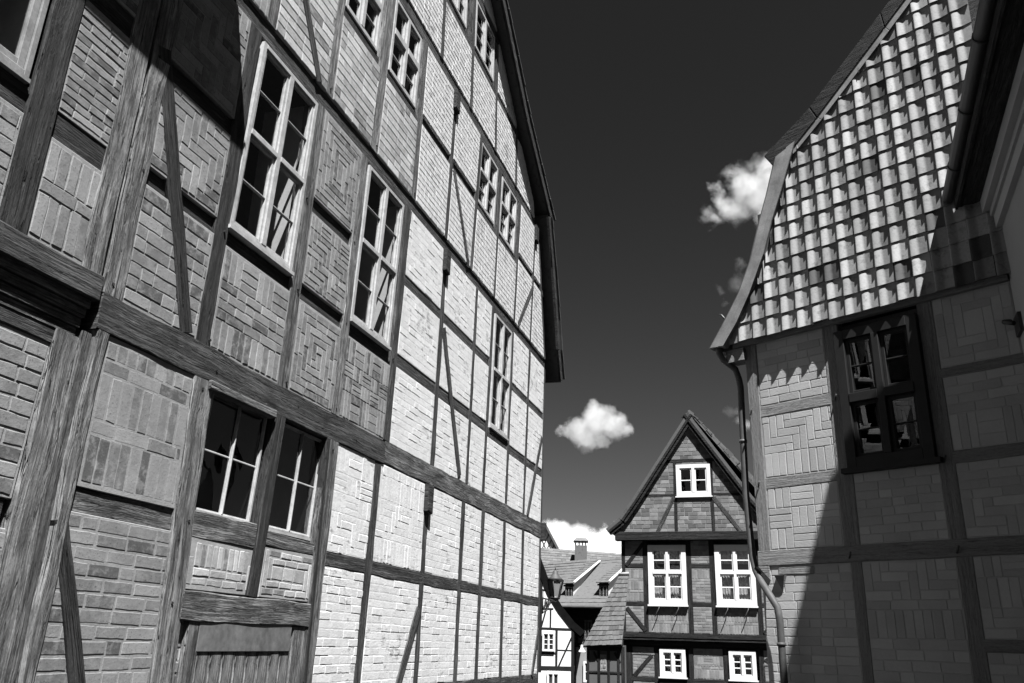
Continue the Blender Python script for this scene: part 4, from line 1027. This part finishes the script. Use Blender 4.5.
mb.build('bracket', 'iron', SL)
HL = thing('hanging_lamp', 'small white bell-shaped lamp hanging below the annex eave', 'lamp', 95, (1.797, 20.215, 0))
mb = MB(); mb.lathe([(.09, 1.475), (.075, 1.51), (.035, 1.56), (.02, 1.64)], (0, 0, 0), 12); mb.build('lamp_shade', 'plaster_white', HL)
mb = MB(); mb.tube([(0, 0, 1.63), (.02, .02, 1.70), (.15, .5, 1.72), (.6, 1.72, 1.72)], .01, 6); mb.build('lamp_arm', 'iron', HL)

# ================================================================== GROUND
def gz(x, y): return -.02-.065*max(0, y-1)-.0 if y < 32 else -.02-.065*31
mb = MB(); nx_, ny_ = 24, 40; X0, X1, Y0, Y1 = -60, 60, -20, 90
idx = {}
for i in range(nx_+1):
    for j_ in range(ny_+1):
        x = X0+(X1-X0)*i/nx_; y = Y0+(Y1-Y0)*j_/ny_
        idx[i, j_] = mb.pts([(x, y, gz(x, y))])[0]
for i in range(nx_):
    for j_ in range(ny_): mb.face([idx[i, j_], idx[i+1, j_], idx[i+1, j_+1], idx[i, j_+1]])
g = mb.build('street', 'cobble'); g['kind'] = 'structure'
mb = MB(); mb.quad((-900, -900, -2.3), (900, -900, -2.3), (900, 900, -2.3), (-900, 900, -2.3)); g = mb.build('ground', 'earth'); g['kind'] = 'structure'

# ================================================================== SKY, CLOUDS, SUN, CAMERA
SUN_AZ, SUN_EL = 163.3, 62.4
w = bpy.data.worlds.new('World'); S.world = w; w.use_nodes = True
nt = w.node_tree; nt.nodes.clear()
sky = nt.nodes.new('ShaderNodeTexSky'); sky.sky_type = 'NISHITA'; sky.sun_disc = False
sky.sun_elevation = radians(SUN_EL); sky.sun_rotation = radians(SUN_AZ)
sky.air_density = 1.0; sky.dust_density = 1.0; sky.ozone_density = 1.0
sp = nt.nodes.new('ShaderNodeSeparateColor'); nt.links.new(sky.outputs[0], sp.inputs[0])
# black-and-white picture taken through a red filter: only the red of the sky counts
pw = nt.nodes.new('ShaderNodeMath'); pw.operation = 'POWER'; nt.links.new(sp.outputs[0], pw.inputs[0]); pw.inputs[1].default_value = SKYP
ml = nt.nodes.new('ShaderNodeMath'); ml.operation = 'MULTIPLY'; nt.links.new(pw.outputs[0], ml.inputs[0]); ml.inputs[1].default_value = SKYG
cc = nt.nodes.new('ShaderNodeCombineColor')
for k in range(3): nt.links.new(ml.outputs[0], cc.inputs[k])
bg = nt.nodes.new('ShaderNodeBackground'); bg.inputs[1].default_value = .1
wo = nt.nodes.new('ShaderNodeOutputWorld'); nt.links.new(cc.outputs[0], bg.inputs[0]); nt.links.new(bg.outputs[0], wo.inputs[0])

sl = bpy.data.lights.new('sun', 'SUN'); sl.energy = 5.0; sl.angle = radians(.53)
so = bpy.data.objects.new('sun', sl); COL.objects.link(so)
hv = Vector((sin(radians(SUN_AZ))*cos(radians(SUN_EL)), cos(radians(SUN_AZ))*cos(radians(SUN_EL)), sin(radians(SUN_EL))))
so.rotation_euler = hv.to_track_quat('Z', 'Y').to_euler(); so.location = hv*60

# camera
F_, PIT, ROL = 842.47, radians(19.777), radians(1.808)
fw = Vector((0, cos(PIT), sin(PIT))); r0 = Vector((1, 0, 0)); u0 = r0.cross(fw)
Rv = r0*cos(ROL)+u0*sin(ROL); Uv = -r0*sin(ROL)+u0*cos(ROL)
cd = bpy.data.cameras.new('camera'); cam = bpy.data.objects.new('camera', cd); COL.objects.link(cam)
cd.sensor_width = 36; cd.lens = F_/1024*36; cd.clip_start = .05; cd.clip_end = 5000
m = Matrix((Rv, Uv, -fw)).transposed().to_4x4(); m.translation = Vector((0, 0, 1.6)); cam.matrix_world = m
S.camera = cam
def direction(px, py): return (fw+Rv*((px-512)/F_)+Uv*((341.5-py)/F_)).normalized()

# clouds: small cumulus, real volumes far beyond the roofs
def cloud(direc, dist, lobes, scale, amp, dens, nscale, soft, seed, aniso=.3):
    """lobes: (x right, z up, y depth, radius) in units of `scale` metres"""
    c = Vector((0, 0, 1.6))+direc*dist
    lo_ = Vector((1e9,)*3); hi_ = -lo_
    for x, z, y, r in lobes:
        for s_ in (-1, 1):
            p = Vector((x+s_*(r*1.2+amp*.45), y+s_*(r*1.2+amp*.45), z+s_*(r*1.2+amp*.45)))
            lo_ = Vector(map(min, lo_, p)); hi_ = Vector(map(max, hi_, p))
    mb = MB(); mb.box(lo_.x, hi_.x, lo_.y, hi_.y, lo_.z, hi_.z)
    me = bpy.data.meshes.new('sky'); me.from_pydata(mb.v, [], mb.f)
    o = bpy.data.objects.new('sky', me); COL.objects.link(o); o['kind'] = 'structure'
    az = atan2(direc.x, direc.y); o.rotation_euler = (0, 0, -az); o.location = c; o.scale = (scale,)*3
    b = NB('cloud_vapour'); P0 = b.obj()
    na = b.add('ShaderNodeTexNoise', Scale=nscale, Detail=9.0, Roughness=.62)
    mp = b.add('ShaderNodeMapping'); mp.inputs['Location'].default_value = (seed*3.1, seed*1.7, seed)
    b.link(P0, mp.inputs[0]); b.link(mp.outputs[0], na.inputs['Vector'])
    sub = b.add('ShaderNodeVectorMath', _operation='SUBTRACT'); b.link(na.outputs['Color'], sub.inputs[0]); sub.inputs[1].default_value = (.5, .5, .5)
    scl = b.add('ShaderNodeVectorMath', _operation='SCALE'); b.link(sub.outputs[0], scl.inputs[0]); scl.inputs['Scale'].default_value = amp
    ad = b.add('ShaderNodeVectorMath', _operation='ADD'); b.link(P0, ad.inputs[0]); b.link(scl.outputs[0], ad.inputs[1])
    dmin = None
    for x, z, y, r in lobes:
        ds = b.add('ShaderNodeVectorMath', _operation='DISTANCE'); b.link(ad.outputs[0], ds.inputs[0]); ds.inputs[1].default_value = (x, y, z)
        q = b.math('DIVIDE', ds.outputs['Value'], r)
        dmin = q if dmin is None else b.math('SMOOTH_MIN', dmin, q, .12)
    f = b.maprange(dmin, 1.0, 1.0-soft, 0, 1, True)
    pv = b.add('ShaderNodeVolumePrincipled'); pv.inputs['Color'].default_value = (.94, .94, .94, 1); pv.inputs['Anisotropy'].default_value = aniso
    b.link(b.math('MULTIPLY', f, dens), pv.inputs['Density']); b.link(pv.outputs[0], b.out.inputs['Volume'])
    me.materials.append(b.m); return o
if CLOUDS:
    cloud(direction(595, 427), 900, [(.02, .12, 0, .44), (-.42, -.05, .1, .32), (.45, .0, -.1, .36), (-.05, .42, .1, .28), (.3, .3, 0, .28), (-.2, -.3, 0, .34), (-.72, -.10, 0, .16), (.15, -.3, 0, .24), (.7, -.05, 0, .2)], 45, .66, .045, 3.0, .45, 1)
    cloud(direction(578, 546), 1500, [(-.5, .1, 0, .45), (.0, -.05, .1, .5), (.55, .0, -.1, .4), (1.0, .2, 0, .36), (-.9, -.05, 0, .36), (1.6, .1, 0, .45), (-.2, -.45, 0, .6), (.7, -.45, 0, .6)], 85, .6, .05, 3.4, .26, 2)
    cloud(direction(745, 192), 900, [(.1, .1, 0, .36), (.3, -.1, .1, .42), (-.2, -.22, 0, .28), (.25, .48, .1, .22), (-.55, -.34, 0, .18), (.5, .2, 0, .4), (.3, -.5, 0, .22), (-.1, .22, 0, .22), (-.4, .0, 0, .14)], 68, .9, .048, 2.6, .9, 3)
    cloud(direction(735, 285), 900, [(.1, .0, 0, .30), (.35, .15, 0, .26), (-.4, -.2, 0, .18), (-.3, -.6, 0, .15), (.2, .7, 0, .2)], 34, .8, .034, 2.2, .9, 4)
    cloud(direction(735, 417), 900, [(-.2, .2, 0, .27), (.15, -.15, 0, .26), (.42, -.35, 0, .26), (0, .24, 0, .2)], 25, .6, .06, 2.2, .8, 5)

S.cycles.max_bounces = 10; S.cycles.diffuse_bounces = 2; S.cycles.glossy_bounces = 4; S.cycles.transparent_max_bounces = 24
S.cycles.transmission_bounces = 4; S.cycles.volume_bounces = 6; S.cycles.volume_step_rate = 1.0; S.cycles.volume_max_steps = 256
S.cycles.caustics_reflective = False; S.cycles.caustics_refractive = False
S.cycles.use_denoising = True
S.view_settings.view_transform = 'Standard'; S.view_settings.look = 'None'; S.view_settings.exposure = EXPO; S.view_settings.gamma = 1
